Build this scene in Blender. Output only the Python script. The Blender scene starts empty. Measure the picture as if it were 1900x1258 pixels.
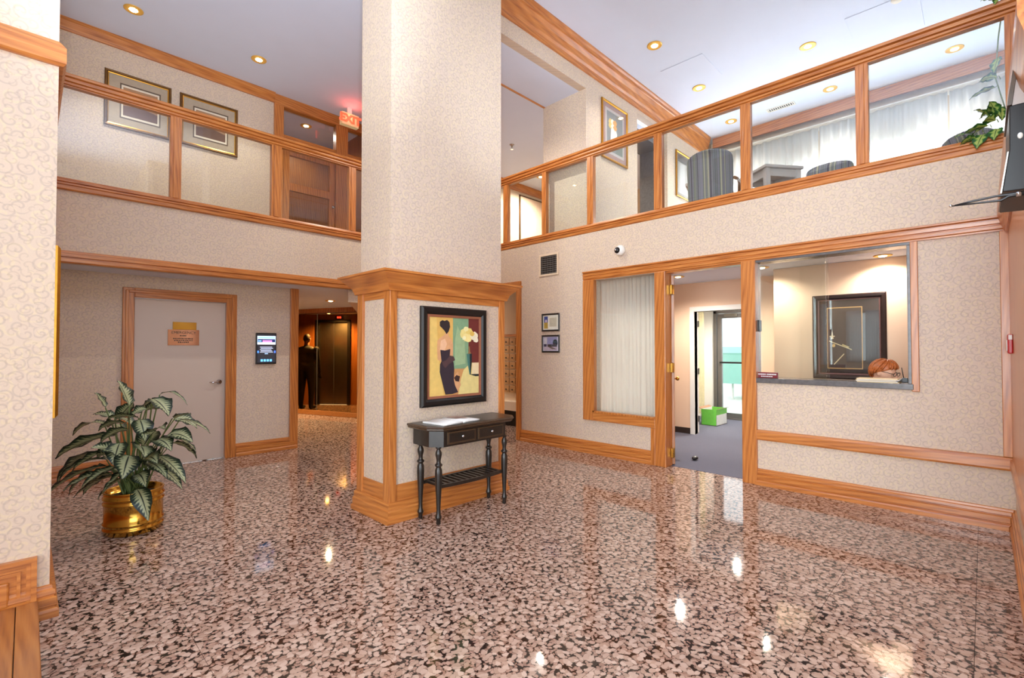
import bpy, bmesh, math, random
from mathutils import Vector, Matrix
random.seed(7)
sc = bpy.context.scene
COL = sc.collection
PI = math.pi

# ------------------------------------------------------------------ camera
cd = bpy.data.cameras.new('camera')
cd.sensor_width = 36.0
cd.lens = 888.0 / 1900.0 * 36.0
cd.clip_start = 0.03
cam = bpy.data.objects.new('camera', cd)
COL.objects.link(cam)
cam.location = (0, 0, 1.44)
cam.rotation_euler = (math.radians(90) + math.atan(17 / 888.0), 0, math.atan(875 / 888.0) - math.radians(90))
sc.camera = cam

# ------------------------------------------------------------------ world, large lights, exposure
def lin(c):
    c = c / 255.0
    return c / 12.92 if c <= 0.04045 else ((c + 0.055) / 1.055) ** 2.4
def RGB(r, g, b):
    return (lin(r), lin(g), lin(b), 1.0)

w = bpy.data.worlds.new('world')
sc.world = w
w.use_nodes = True
w.node_tree.nodes['Background'].inputs[0].default_value = (0.88, 0.95, 1.0, 1)
w.node_tree.nodes['Background'].inputs[1].default_value = 1.9

def area(name, loc, rot, sx, sy, power, color=(1, 1, 1)):
    l = bpy.data.lights.new(name, 'AREA')
    l.shape = 'RECTANGLE'
    l.size = sx; l.size_y = sy
    l.energy = power; l.color = color
    o = bpy.data.objects.new(name, l)
    o.location = loc; o.rotation_euler = rot
    COL.objects.link(o)
    return o
# daylight entering through the entrance glazing behind the camera
area('entrance_daylight_west', (-3.9, -0.7, 2.3), (0, -PI / 2, 0), 4.0, 3.4, 200, (0.84, 0.93, 1.0)).data.spread = math.radians(105)
area('entrance_daylight_south', (-1.1, -5.9, 2.3), (PI / 2, 0, 0), 5.0, 4.0, 125, (0.80, 0.91, 1.0))
# daylight in the mezzanine window bay, between the glass and the curtains
area('mezzanine_daylight', (10.02, 1.3, 3.85), (0, PI / 2, 0), 1.75, 5.6, 330, (0.86, 0.94, 1.0))

# added fill spots at the camera, aimed up to brighten the ceilings
def fill_spot(aim, power, size):
    l = bpy.data.lights.new('ceiling_fill', 'SPOT'); l.energy = power; l.spot_size = size; l.spot_blend = 1.0; l.shadow_soft_size = 0.12; l.color = (0.78, 0.89, 1.0)
    o = bpy.data.objects.new('ceiling_fill', l); COL.objects.link(o); o.location = (0.0, 0.0, 1.8)
    o.rotation_euler = (Vector(aim) - o.location).to_track_quat('-Z', 'Y').to_euler()
fill_spot((0.5, 0.7, 5.75), 2300, 1.15)
fill_spot((1.5, 5.7, 5.75), 1100, 0.80)
fill_spot((6.0, 5.1, 5.3), 650, 0.48)

vs = sc.view_settings
vs.view_transform = 'Standard'
vs.look = 'None'
vs.exposure = 0.5
vs.gamma = 1.0
vs.use_curve_mapping = False
sc.cycles.max_bounces = 10
sc.cycles.diffuse_bounces = 5
sc.cycles.glossy_bounces = 6
sc.cycles.transparent_max_bounces = 16
sc.cycles.sample_clamp_indirect = 8.0
sc.cycles.caustics_reflective = False
sc.cycles.caustics_refractive = False
sc.cycles.use_denoising = True

# ------------------------------------------------------------------ materials
class NT:
    def __init__(s, name):
        s.m = bpy.data.materials.new(name)
        s.m.use_nodes = True
        s.t = s.m.node_tree
        s.b = s.t.nodes['Principled BSDF']
    def n(s, kind, **kw):
        nd = s.t.nodes.new(kind)
        for k, v in kw.items():
            setattr(nd, k, v)
        return nd
    def l(s, a, b):
        s.t.links.new(a, b)
    def math(s, op, a, b=None, c=None, clamp=False):
        nd = s.n('ShaderNodeMath', operation=op)
        nd.use_clamp = clamp
        for i, v in enumerate((a, b, c)):
            if v is None: continue
            if isinstance(v, (int, float)): nd.inputs[i].default_value = v
            else: s.l(v, nd.inputs[i])
        return nd.outputs[0]
    def smooth(s, v, a, b):
        nd = s.n('ShaderNodeMapRange', interpolation_type='SMOOTHSTEP')
        s.l(v, nd.inputs[0]); nd.inputs[1].default_value = a; nd.inputs[2].default_value = b
        return nd.outputs[0]
    def mix(s, f, a, b):
        nd = s.n('ShaderNodeMix', data_type='RGBA')
        for sock, v in ((nd.inputs['Factor'], f), (nd.inputs[6], a), (nd.inputs[7], b)):
            if isinstance(v, (int, float)): sock.default_value = v
            elif isinstance(v, tuple): sock.default_value = v
            else: s.l(v, sock)
        return nd.outputs[2]
    def noise(s, vec, scale, detail=3, dist=0.0, rough=0.5):
        nd = s.n('ShaderNodeTexNoise')
        if vec is not None: s.l(vec, nd.inputs['Vector'])
        nd.inputs['Scale'].default_value = scale; nd.inputs['Detail'].default_value = detail
        nd.inputs['Distortion'].default_value = dist; nd.inputs['Roughness'].default_value = rough
        return nd
    def ramp(s, fac, stops):
        nd = s.n('ShaderNodeValToRGB')
        el = nd.color_ramp.elements
        while len(el) < len(stops): el.new(0.5)
        for e, (p, c) in zip(el, stops):
            e.position = p; e.color = c
        s.l(fac, nd.inputs[0])
        return nd.outputs[0]
    def pos(s):
        return s.n('ShaderNodeNewGeometry').outputs['Position']
    def obj(s):
        return s.n('ShaderNodeTexCoord').outputs['Object']
    def mapped(s, vec, scale=(1, 1, 1), loc=(0, 0, 0), rot=(0, 0, 0)):
        nd = s.n('ShaderNodeMapping')
        s.l(vec, nd.inputs[0]); nd.inputs['Scale'].default_value = scale
        nd.inputs['Location'].default_value = loc; nd.inputs['Rotation'].default_value = rot
        return nd.outputs[0]
    def bump(s, h, strength=0.2, dist=0.01):
        nd = s.n('ShaderNodeBump')
        nd.inputs['Strength'].default_value = strength; nd.inputs['Distance'].default_value = dist
        s.l(h, nd.inputs['Height']); s.l(nd.outputs[0], s.b.inputs['Normal'])

def plain(name, c, rough=0.5, metal=0.0, noise=0.06, nscale=18, emit=0.0, spec=0.5):
    t = NT(name)
    nz = t.noise(t.obj(), nscale, 3)
    d = tuple(x * (1 - noise * 2.2) for x in c[:3]) + (1,)
    u = tuple(min(1, x * (1 + noise)) for x in c[:3]) + (1,)
    col = t.mix(nz.outputs[0], d, u)
    t.l(col, t.b.inputs['Base Color'])
    t.b.inputs['Roughness'].default_value = rough
    t.b.inputs['Metallic'].default_value = metal
    t.b.inputs['Specular IOR Level'].default_value = spec
    if emit:
        t.l(col, t.b.inputs['Emission Color']); t.b.inputs['Emission Strength'].default_value = emit
    return t.m

def oak(axis, name, tone=1.0):
    t = NT(name)
    sc_ = [34.0, 34.0, 34.0]; sc_['xyz'.index(axis)] = 1.3
    v = t.mapped(t.pos(), tuple(sc_))
    nz = t.noise(v, 1.0, 5, 0.9, 0.55)
    fine = [140.0, 140.0, 140.0]; fine['xyz'.index(axis)] = 5.0
    nf = t.noise(t.mapped(t.pos(), tuple(fine)), 1.0, 2)
    wv = t.n('ShaderNodeTexWave', wave_type='BANDS', bands_direction='DIAGONAL')
    sw = [9.0, 9.0, 9.0]; sw['xyz'.index(axis)] = 0.9
    t.l(t.mapped(t.pos(), tuple(sw)), wv.inputs[0])
    wv.inputs['Scale'].default_value = 1.6; wv.inputs['Distortion'].default_value = 5.5
    wv.inputs['Detail'].default_value = 3; wv.inputs['Detail Scale'].default_value = 0.8
    f = t.math('ADD', t.math('MULTIPLY', nz.outputs[0], 0.60), t.math('MULTIPLY', wv.outputs[1], 0.18))
    f = t.math('ADD', f, t.math('MULTIPLY', nf.outputs[0], 0.24))
    k = tone
    col = t.ramp(f, [(0.28, RGB(150 * k, 82 * k, 34 * k)), (0.44, RGB(184 * k, 110 * k, 50 * k)), (0.60, RGB(200 * k, 126 * k, 60 * k)), (0.80, RGB(214 * k, 144 * k, 77 * k))])
    t.l(col, t.b.inputs['Base Color'])
    t.b.inputs['Roughness'].default_value = 0.32
    t.b.inputs['Coat Weight'].default_value = 0.25
    t.b.inputs['Coat Roughness'].default_value = 0.15
    t.bump(f, 0.12, 0.004)
    return t.m
OX, OY, OZ = oak('x', 'oak_along_x'), oak('y', 'oak_along_y'), oak('z', 'oak_along_z')
VEN = oak('z', 'amber_veneer', 0.8)

def wallpaper():
    t = NT('scroll_wallpaper')
    sp = t.n('ShaderNodeSeparateXYZ'); t.l(t.pos(), sp.inputs[0])
    u = t.math('ADD', sp.outputs[0], sp.outputs[1])
    cb = t.n('ShaderNodeCombineXYZ'); t.l(u, cb.inputs[0]); t.l(sp.outputs[2], cb.inputs[1])
    P = cb.outputs[0]
    def curls(scale, off, K, lo, hi, rmax):
        q = t.mapped(P, loc=off)
        vo = t.n('ShaderNodeTexVoronoi', voronoi_dimensions='2D', feature='F1')
        t.l(q, vo.inputs['Vector']); vo.inputs['Scale'].default_value = scale; vo.inputs['Randomness'].default_value = 0.62
        sub = t.n('ShaderNodeVectorMath', operation='SUBTRACT')
        t.l(q, sub.inputs[0]); t.l(vo.outputs['Position'], sub.inputs[1])
        s2 = t.n('ShaderNodeSeparateXYZ'); t.l(sub.outputs[0], s2.inputs[0])
        th = t.math('ARCTAN2', s2.outputs[1], s2.outputs[0])
        cc = t.n('ShaderNodeSeparateColor'); t.l(vo.outputs['Color'], cc.inputs[0])
        hand = t.math('SUBTRACT', t.math('MULTIPLY', t.math('GREATER_THAN', cc.outputs[0], 0.5), 2.0), 1.0)
        ph = t.math('ADD', t.math('MULTIPLY', th, hand), t.math('MULTIPLY', vo.outputs['Distance'], K))
        ph = t.math('ADD', ph, t.math('MULTIPLY', cc.outputs[1], 6.28))
        s_ = t.math('SINE', ph)
        return t.math('MULTIPLY', t.smooth(s_, lo, hi), t.math('SUBTRACT', 1.0, t.smooth(vo.outputs['Distance'], rmax - 0.1, rmax)))
    a = curls(13.5, (0, 0, 0), 14.0, 0.35, 0.98, 0.62)
    a2 = curls(17.0, (7.13, 2.9, 0), 12.0, 0.4, 0.98, 0.58)
    b = curls(11.0, (3.31, 1.7, 0), 12.0, 0.3, 0.95, 0.62)
    nz = t.noise(P, 3.0, 3)
    nf = t.noise(P, 160.0, 2)
    base = t.mix(nz.outputs[0], RGB(219, 197, 173), RGB(211, 192, 177))
    col = t.mix(t.math('MULTIPLY', b, 0.45), base, RGB(226, 208, 168))
    col = t.mix(t.math('MULTIPLY', a2, 0.26), col, RGB(172, 148, 130))
    col = t.mix(t.math('MULTIPLY', a, 0.34), col, RGB(164, 146, 138))
    col = t.mix(t.math('MULTIPLY', nf.outputs[0], 0.16), col, RGB(178, 158, 140))
    t.l(col, t.b.inputs['Base Color'])
    t.b.inputs['Roughness'].default_value = 0.62
    t.bump(nf.outputs[0], 0.12, 0.002)
    return t.m
WP = wallpaper()

def granite():
    t = NT('polished_brown_granite')
    p = t.pos()
    nz = t.noise(p, 14.0, 3); n3 = t.noise(p, 60.0, 2); n2 = t.noise(p, 38.0, 3)
    def warp(k, loc):
        ad = t.n('ShaderNodeVectorMath', operation='MULTIPLY_ADD')
        t.l(nz.outputs['Color'], ad.inputs[0]); ad.inputs[1].default_value = (0.06, 0.06, 0.0); t.l(p, ad.inputs[2])
        ae = t.n('ShaderNodeVectorMath', operation='MULTIPLY_ADD')
        t.l(n3.outputs['Color'], ae.inputs[0]); ae.inputs[1].default_value = (k, k, 0.0); t.l(ad.outputs[0], ae.inputs[2])
        return t.mapped(ae.outputs[0], (1.0, 1.0, 0.0), loc)
    def ovoids(scale, loc, k, r0, r1, keep):
        vo = t.n('ShaderNodeTexVoronoi', voronoi_dimensions='2D', feature='F1')
        t.l(warp(k, loc), vo.inputs['Vector']); vo.inputs['Scale'].default_value = scale; vo.inputs['Randomness'].default_value = 1.0
        cc = t.n('ShaderNodeSeparateColor'); t.l(vo.outputs['Color'], cc.inputs[0])
        d = t.math('ADD', vo.outputs['Distance'], t.math('MULTIPLY', t.math('SUBTRACT', n2.outputs[0], 0.5), 0.30))
        d = t.math('ADD', d, t.math('MULTIPLY', cc.outputs[2], 0.12))
        mk = t.math('SUBTRACT', 1.0, t.smooth(d, r0, r1))
        return t.math('MULTIPLY', mk, t.math('GREATER_THAN', cc.outputs[0], keep)), cc
    A, ca = ovoids(30.0, (0, 0, 0), 0.012, 0.49, 0.59, 0.08)
    B, cb = ovoids(52.0, (5.3, 2.1, 0), 0.012, 0.46, 0.60, 0.12)
    dark = t.mix(n3.outputs[0], RGB(12, 9, 8), RGB(66, 48, 40))
    small = t.mix(cb.outputs[1], RGB(140, 106, 90), RGB(186, 150, 132))
    tan = t.mix(ca.outputs[1], RGB(174, 142, 123), RGB(212, 184, 166))
    tan = t.mix(t.math('MULTIPLY', n2.outputs[0], 0.3), tan, RGB(150, 112, 94))
    col = t.mix(B, dark, small)
    rim = t.math('MULTIPLY', A, t.math('SUBTRACT', 1.0, A))
    col = t.mix(A, col, tan)
    col = t.mix(t.math('MULTIPLY', rim, 2.6), col, RGB(20, 14, 12))
    t.l(col, t.b.inputs['Base Color'])
    t.b.inputs['Roughness'].default_value = 0.055
    t.b.inputs['Specular IOR Level'].default_value = 0.5
    return t.m
GR = granite()

def carpet(name, a, b):
    t = NT(name)
    n1 = t.noise(t.pos(), 190.0, 2); n2 = t.noise(t.pos(), 2.0, 3)
    col = t.mix(n1.outputs[0], a, b)
    col = t.mix(t.math('MULTIPLY', n2.outputs[0], 0.3), col, b)
    t.l(col, t.b.inputs['Base Color']); t.b.inputs['Roughness'].default_value = 0.95
    t.bump(n1.outputs[0], 0.6, 0.01)
    return t.m

def glass(name, tint=(0.96, 0.98, 0.97, 1), refl=1.0):
    m = bpy.data.materials.new(name); m.use_nodes = True
    t = m.node_tree; t.nodes.clear()
    out = t.nodes.new('ShaderNodeOutputMaterial'); mx = t.nodes.new('ShaderNodeMixShader')
    tr = t.nodes.new('ShaderNodeBsdfTransparent'); gl = t.nodes.new('ShaderNodeBsdfGlossy')
    fr = t.nodes.new('ShaderNodeLayerWeight'); fr.inputs[0].default_value = 0.5
    pw = t.nodes.new('ShaderNodeMath'); pw.operation = 'POWER'; pw.inputs[1].default_value = 5.0
    mu = t.nodes.new('ShaderNodeMath'); mu.operation = 'MULTIPLY_ADD'; mu.inputs[1].default_value = 0.9; mu.inputs[2].default_value = 0.035 * refl
    t.links.new(fr.outputs['Facing'], pw.inputs[0])
    tr.inputs[0].default_value = tint; gl.inputs['Roughness'].default_value = 0.01
    t.links.new(pw.outputs[0], mu.inputs[0]); t.links.new(mu.outputs[0], mx.inputs[0])
    t.links.new(tr.outputs[0], mx.inputs[1]); t.links.new(gl.outputs[0], mx.inputs[2]); t.links.new(mx.outputs[0], out.inputs[0])
    return m

def sheer(name, c, trans=0.6):
    m = bpy.data.materials.new(name); m.use_nodes = True
    t = m.node_tree; t.nodes.clear()
    out = t.nodes.new('ShaderNodeOutputMaterial')
    d = t.nodes.new('ShaderNodeBsdfDiffuse'); tl = t.nodes.new('ShaderNodeBsdfTranslucent'); mx = t.nodes.new('ShaderNodeMixShader')
    nz = t.nodes.new('ShaderNodeTexNoise'); nz.inputs['Scale'].default_value = 40
    rp = t.nodes.new('ShaderNodeValToRGB')
    rp.color_ramp.elements[0].color = tuple(x * 0.93 for x in c[:3]) + (1,); rp.color_ramp.elements[1].color = c
    t.links.new(nz.outputs[0], rp.inputs[0])
    t.links.new(rp.outputs[0], d.inputs[0]); t.links.new(rp.outputs[0], tl.inputs[0]); mx.inputs[0].default_value = trans
    t.links.new(d.outputs[0], mx.inputs[1]); t.links.new(tl.outputs[0], mx.inputs[2]); t.links.new(mx.outputs[0], out.inputs[0])
    return m

def emit(name, c, s):
    m = bpy.data.materials.new(name); m.use_nodes = True
    t = m.node_tree
    b = t.nodes['Principled BSDF']
    b.inputs['Base Color'].default_value = c
    b.inputs['Emission Color'].default_value = c; b.inputs['Emission Strength'].default_value = s
    return m

def stripes():
    t = NT('striped_upholstery')
    sp = t.n('ShaderNodeSeparateXYZ'); t.l(t.obj(), sp.inputs[0])
    nz = t.n('ShaderNodeTexNoise', noise_dimensions='1D')
    t.l(sp.outputs[0], nz.inputs['W']); nz.inputs['Scale'].default_value = 26.0; nz.inputs['Detail'].default_value = 2
    col = t.ramp(nz.outputs[0], [(0.34, RGB(70, 66, 78)), (0.45, RGB(128, 126, 140)), (0.55, RGB(96, 104, 100)), (0.66, RGB(176, 170, 150))])
    t.l(col, t.b.inputs['Base Color']); t.b.inputs['Roughness'].default_value = 0.9
    return t.m

def leafmat(name, edge, mid, pale, bars=11.0):
    t = NT(name)
    uv = t.n('ShaderNodeTexCoord').outputs['UV']
    sp = t.n('ShaderNodeSeparateXYZ'); t.l(uv, sp.inputs[0])
    v = t.math('ABSOLUTE', t.math('SUBTRACT', t.math('MULTIPLY', sp.outputs[1], 2.0), 1.0))
    nz = t.noise(t.obj(), 34.0, 3)
    bar = t.math('SINE', t.math('ADD', t.math('MULTIPLY', t.math('SUBTRACT', sp.outputs[0], t.math('MULTIPLY', v, 0.16)), bars * 6.28), t.math('MULTIPLY', nz.outputs[0], 5.0)))
    f = t.math('ADD', t.math('MULTIPLY', bar, 0.22), t.math('SUBTRACT', 1.18, t.math('MULTIPLY', v, 1.25)))
    f = t.math('ADD', f, t.math('MULTIPLY', t.math('SUBTRACT', nz.outputs[0], 0.5), 0.8))
    col = t.ramp(f, [(0.22, edge), (0.45, mid), (0.72, pale)])
    col = t.mix(t.math('SUBTRACT', 1.0, t.smooth(v, 0.03, 0.09)), col, edge)
    t.l(col, t.b.inputs['Base Color']); t.b.inputs['Roughness'].default_value = 0.42
    return t.m

def tinted_mirror():
    t = NT('bronze_mirror')
    nz = t.noise(t.pos(), 1.5, 2)
    t.l(t.mix(nz.outputs[0], RGB(172, 134, 84), RGB(182, 144, 92)), t.b.inputs['Base Color'])
    t.b.inputs['Metallic'].default_value = 1.0; t.b.inputs['Roughness'].default_value = 0.03
    return t.m

CEIL = plain('ceiling_paint', RGB(220, 229, 249), 0.8, 0, 0.015, 3)
CREAMW = plain('cream_wall_paint', RGB(226, 204, 176), 0.7, 0, 0.02, 4)
PEACH = plain('peach_wall_paint', RGB(240, 206, 176), 0.65, 0, 0.015, 3)
WHITE = plain('white_paint', RGB(236, 232, 224), 0.5, 0, 0.015, 6)
DOORP = plain('taupe_door_paint', RGB(206, 188, 173), 0.38, 0, 0.03, 2)
BRASS = plain('polished_brass', RGB(214, 166, 74), 0.16, 1.0, 0.05, 6)
GOLD = plain('gilt_frame', RGB(206, 150, 62), 0.3, 1.0, 0.12, 30)
DGOLD = plain('dark_gilt_frame', RGB(120, 84, 44), 0.35, 0.6, 0.15, 40)
BLACK = plain('black_lacquer', RGB(20, 18, 18), 0.35, 0, 0.1, 20)
BLKWOOD = plain('distressed_black_wood', RGB(40, 33, 28), 0.28, 0, 0.28, 26)
BLKEDGE = plain('rubbed_brown_edge', RGB(78, 58, 40), 0.32, 0, 0.3, 30)
CHROME = plain('chrome', RGB(210, 210, 212), 0.12, 1.0, 0.03, 10)
STEEL = plain('brushed_steel', RGB(150, 146, 138), 0.3, 1.0, 0.06, 10)
GREYST = plain('grey_stone', RGB(104, 100, 100), 0.25, 0, 0.22, 26)
GROUT = plain('dark_joint', RGB(58, 46, 40), 0.8, 0, 0.1, 30)
PAPER = plain('white_paper', RGB(236, 234, 230), 0.6, 0, 0.03, 12)
TANP = plain('manila_paper', RGB(232, 204, 154), 0.6, 0, 0.04, 12)
DARKBB = plain('dark_vinyl_base', RGB(52, 36, 30), 0.5, 0, 0.1, 12)
CARP = carpet('blue_grey_carpet', RGB(76, 78, 96), RGB(120, 120, 134))
CARP2 = carpet('mezzanine_carpet', RGB(110, 92, 80), RGB(150, 130, 112))
GLS = glass('clear_glass')
GLSR = glass('picture_glass', (1, 1, 1, 1), 1.0)
SHEER = sheer('sheer_curtain', RGB(248, 250, 252), 0.62)
SHEER2 = sheer('office_curtain', RGB(252, 250, 246), 0.78)
STRIPE = stripes()
MIRROR = tinted_mirror()
SOIL = plain('potting_soil', RGB(44, 32, 24), 0.95, 0, 0.3, 60)
LEAF = leafmat('variegated_leaf', RGB(20, 34, 22), RGB(64, 82, 56), RGB(172, 176, 134))
VINE = leafmat('vine_leaf', RGB(28, 76, 30), RGB(60, 122, 44), RGB(168, 184, 96), 3.0)
STEMM = plain('leaf_stalk_green', RGB(104, 122, 68), 0.5, 0, 0.1, 20)
GOLDP = plain('gold_reflector', RGB(238, 186, 84), 0.35, 0.3, 0.05, 10)
BULB = emit('warm_bulb', (1.0, 0.80, 0.50, 1), 22.0)
SKIN = None

# ------------------------------------------------------------------ mesh helpers
class MB:
    def __init__(s):
        s.v = []; s.f = []; s.mi = []; s.sm = []
    def face(s, idx, m=0, sm=False):
        s.f.append(tuple(idx)); s.mi.append(m); s.sm.append(sm)
    def poly(s, pts, m=0, sm=False):
        b = len(s.v); s.v += [tuple(p) for p in pts]
        s.face(range(b, b + len(pts)), m, sm); return s
    def box(s, x0, y0, z0, x1, y1, z1, m=0):
        b = len(s.v)
        s.v += [(x0, y0, z0), (x1, y0, z0), (x1, y1, z0), (x0, y1, z0), (x0, y0, z1), (x1, y0, z1), (x1, y1, z1), (x0, y1, z1)]
        for q in ((0, 3, 2, 1), (4, 5, 6, 7), (0, 1, 5, 4), (1, 2, 6, 5), (2, 3, 7, 6), (3, 0, 4, 7)):
            s.face([b + i for i in q], m)
        return s
    def obox(s, c, ax, ay, az, m=0):
        c, ax, ay, az = Vector(c), Vector(ax), Vector(ay), Vector(az)
        b = len(s.v)
        for k in (-1, 1):
            for i, j in ((-1, -1), (1, -1), (1, 1), (-1, 1)):
                s.v.append(tuple(c + ax * i + ay * j + az * k))
        for q in ((0, 3, 2, 1), (4, 5, 6, 7), (0, 1, 5, 4), (1, 2, 6, 5), (2, 3, 7, 6), (3, 0, 4, 7)):
            s.face([b + i for i in q], m)
        return s
    def loft(s, rings, m=0, sm=True, cap=True, closed=True):
        n = len(rings[0]); b = len(s.v)
        for r in rings: s.v += [tuple(p) for p in r]
        for i in range(len(rings) - 1):
            for j in range(n if closed else n - 1):
                k = (j + 1) % n
                s.face((b + i * n + j, b + i * n + k, b + (i + 1) * n + k, b + (i + 1) * n + j), m, sm)
        if cap:
            s.face([b + j for j in range(n)][::-1], m)
            s.face([b + (len(rings) - 1) * n + j for j in range(n)], m)
        return s
    def lathe(s, prof, c=(0, 0, 0), n=20, m=0, cap=True, sm=True):
        rings = []
        for r, z in prof:
            rings.append([(c[0] + r * math.cos(2 * PI * k / n), c[1] + r * math.sin(2 * PI * k / n), c[2] + z) for k in range(n)])
        return s.loft(rings, m, sm, cap)
    def tube(s, path, r, n=8, m=0):
        rings = []
        P = [Vector(p) for p in path]
        for i, p in enumerate(P):
            d = (P[min(i + 1, len(P) - 1)] - P[max(i - 1, 0)]).normalized()
            a = d.cross(Vector((0, 0, 1)))
            if a.length < 1e-3: a = Vector((1, 0, 0))
            a.normalize(); c = d.cross(a)
            rr = r[i] if isinstance(r, (list, tuple)) else r
            rings.append([p + a * rr * math.cos(2 * PI * k / n) + c * rr * math.sin(2 * PI * k / n) for k in range(n)])
        return s.loft(rings, m)
    def capsule(s, p0, p1, r0, r1, n=14, m=0):
        p0, p1 = Vector(p0), Vector(p1); d = (p1 - p0); L = d.length; d.normalize()
        a = d.cross(Vector((0, 0, 1)))
        if a.length < 1e-3: a = Vector((1, 0, 0))
        a.normalize(); c = d.cross(a); rings = []
        for t in (-90, -60, -30, 0):
            q = math.radians(t); rings.append((p0 + d * r0 * math.sin(q), r0 * math.cos(q) + 1e-4))
        for t in (0, 30, 60, 90):
            q = math.radians(t); rings.append((p1 + d * r1 * math.sin(q), r1 * math.cos(q) + 1e-4))
        return s.loft([[p + a * r * math.cos(2 * PI * k / n) + c * r * math.sin(2 * PI * k / n) for k in range(n)] for p, r in rings], m)
    def ell(s, c, rx, ry, rz, n=18, k=10, m=0, rot=None):
        rings = []
        R = rot or Matrix.Identity(3)
        for i in range(k + 1):
            a = -PI / 2 + PI * i / k
            cr = max(math.cos(a), 1e-3)
            rings.append([Vector(c) + R @ Vector((rx * cr * math.cos(2 * PI * j / n), ry * cr * math.sin(2 * PI * j / n), rz * math.sin(a))) for j in range(n)])
        return s.loft(rings, m)
    def run(s, prof, p0, p1, nrm, m0=0.0, m1=0.0, m=0):
        """extrude a closed (out, z) profile from p0 to p1; m0/m1 mitre the ends outwards (+) or inwards (-)"""
        p0, p1, nrm = Vector((p0[0], p0[1], 0)), Vector((p1[0], p1[1], 0)), Vector((nrm[0], nrm[1], 0))
        d = (p1 - p0).normalized()
        A = [p0 + nrm * o - d * (o * m0) + Vector((0, 0, z)) for o, z in prof]
        B = [p1 + nrm * o + d * (o * m1) + Vector((0, 0, z)) for o, z in prof]
        return s.loft([A, B], m, False)
    def ring(s, prof, x0, y0, x1, y1, m=0):
        """mitred moulding around a rectangle, (out, z) profile from bottom to top"""
        rings = []
        for o, z in prof:
            rings.append([(x0 - o, y0 - o, z), (x1 + o, y0 - o, z), (x1 + o, y1 + o, z), (x0 - o, y1 + o, z)])
        s.loft(rings, m, False)
        nf = (len(rings) - 1) * 4
        for i in range(nf): s.mi[-2 - nf + i] = m + (i % 2)
        return s
    def build(s, name, mats, parent=None, local=False, bevel=0.0, seg=2, flip=True):
        me = bpy.data.meshes.new(name)
        me.from_pydata(s.v, [], s.f)
        if not isinstance(mats, (list, tuple)): mats = [mats]
        for m in mats: me.materials.append(m)
        me.polygons.foreach_set('material_index', s.mi)
        me.polygons.foreach_set('use_smooth', s.sm)
        if flip:
            bm = bmesh.new(); bm.from_mesh(me); bmesh.ops.recalc_face_normals(bm, faces=bm.faces); bm.to_mesh(me); bm.free()
        o = bpy.data.objects.new(name, me); COL.objects.link(o)
        if parent is not None:
            o.parent = parent
            if not local and parent.type == 'EMPTY':
                o.matrix_parent_inverse = Matrix.Translation(-Vector(parent.location))
        if bevel:
            b = o.modifiers.new('bevel', 'BEVEL'); b.width = bevel; b.segments = seg; b.limit_method = 'ANGLE'
        return o

def thing(name, label, cat, loc=(0, 0, 0), group=None):
    o = bpy.data.objects.new(name, None); COL.objects.link(o)
    o.empty_display_size = 0.1
    o.location = loc; o['label'] = label; o['category'] = cat
    if group: o['group'] = group
    return o
def tag(o, label, cat, group=None, kind=None):
    o['label'] = label; o['category'] = cat
    if group: o['group'] = group
    if kind: o['kind'] = kind
    return o
def struct(o, label, cat):
    o['kind'] = 'structure'; o['label'] = label; o['category'] = cat
    return o
def sthing(name, label, cat, loc=(0, 0, 0)):
    return struct(thing(name, label, cat, loc), label, cat)
def dup(root, loc, rotz=0.0, label=None):
    r = root.copy(); COL.objects.link(r); r.location = loc; r.rotation_euler = (0, 0, rotz)
    if label: r['label'] = label
    for ch in list(root.children):
        c = ch.copy(); COL.objects.link(c); c.parent = r
        for g in list(ch.children):
            d = g.copy(); COL.objects.link(d); d.parent = c
    return r
def text_into(mb, body, size, origin, U, V, m=0, align='CENTER', bold=0.0):
    cu = bpy.data.curves.new('lettering', 'FONT'); cu.body = body; cu.size = size; cu.align_x = align; cu.align_y = 'CENTER'; cu.offset = bold; cu.resolution_u = 3
    o = bpy.data.objects.new('lettering', cu); COL.objects.link(o)
    dg = bpy.context.evaluated_depsgraph_get(); me = bpy.data.meshes.new_from_object(o.evaluated_get(dg))
    b = len(mb.v); O, U, V = Vector(origin), Vector(U), Vector(V)
    mb.v += [tuple(O + U * v.co.x + V * v.co.y) for v in me.vertices]
    for p in me.polygons: mb.face([b + i for i in p.vertices], m)
    bpy.data.objects.remove(o); bpy.data.curves.remove(cu); bpy.data.meshes.remove(me)

BBP = [(0, 0), (0.038, 0), (0.038, 0.035), (0.030, 0.048), (0.022, 0.052), (0.022, 0.058), (0.029, 0.064), (0.029, 0.105), (0.018, 0.110), (0.018, 0.117), (0.024, 0.122), (0.022, 0.145), (0.012, 0.15), (0.010, 0.166), (0, 0.17)]
CASE = lambda z0, z1, d=0.03: [(0, z0), (d * 0.8, z0), (d, z0 + 0.012), (d, z1 - 0.03), (d * 1.35, z1 - 0.022), (d * 1.35, z1), (0, z1)]
H = 5.75
MZ = 2.95

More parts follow.
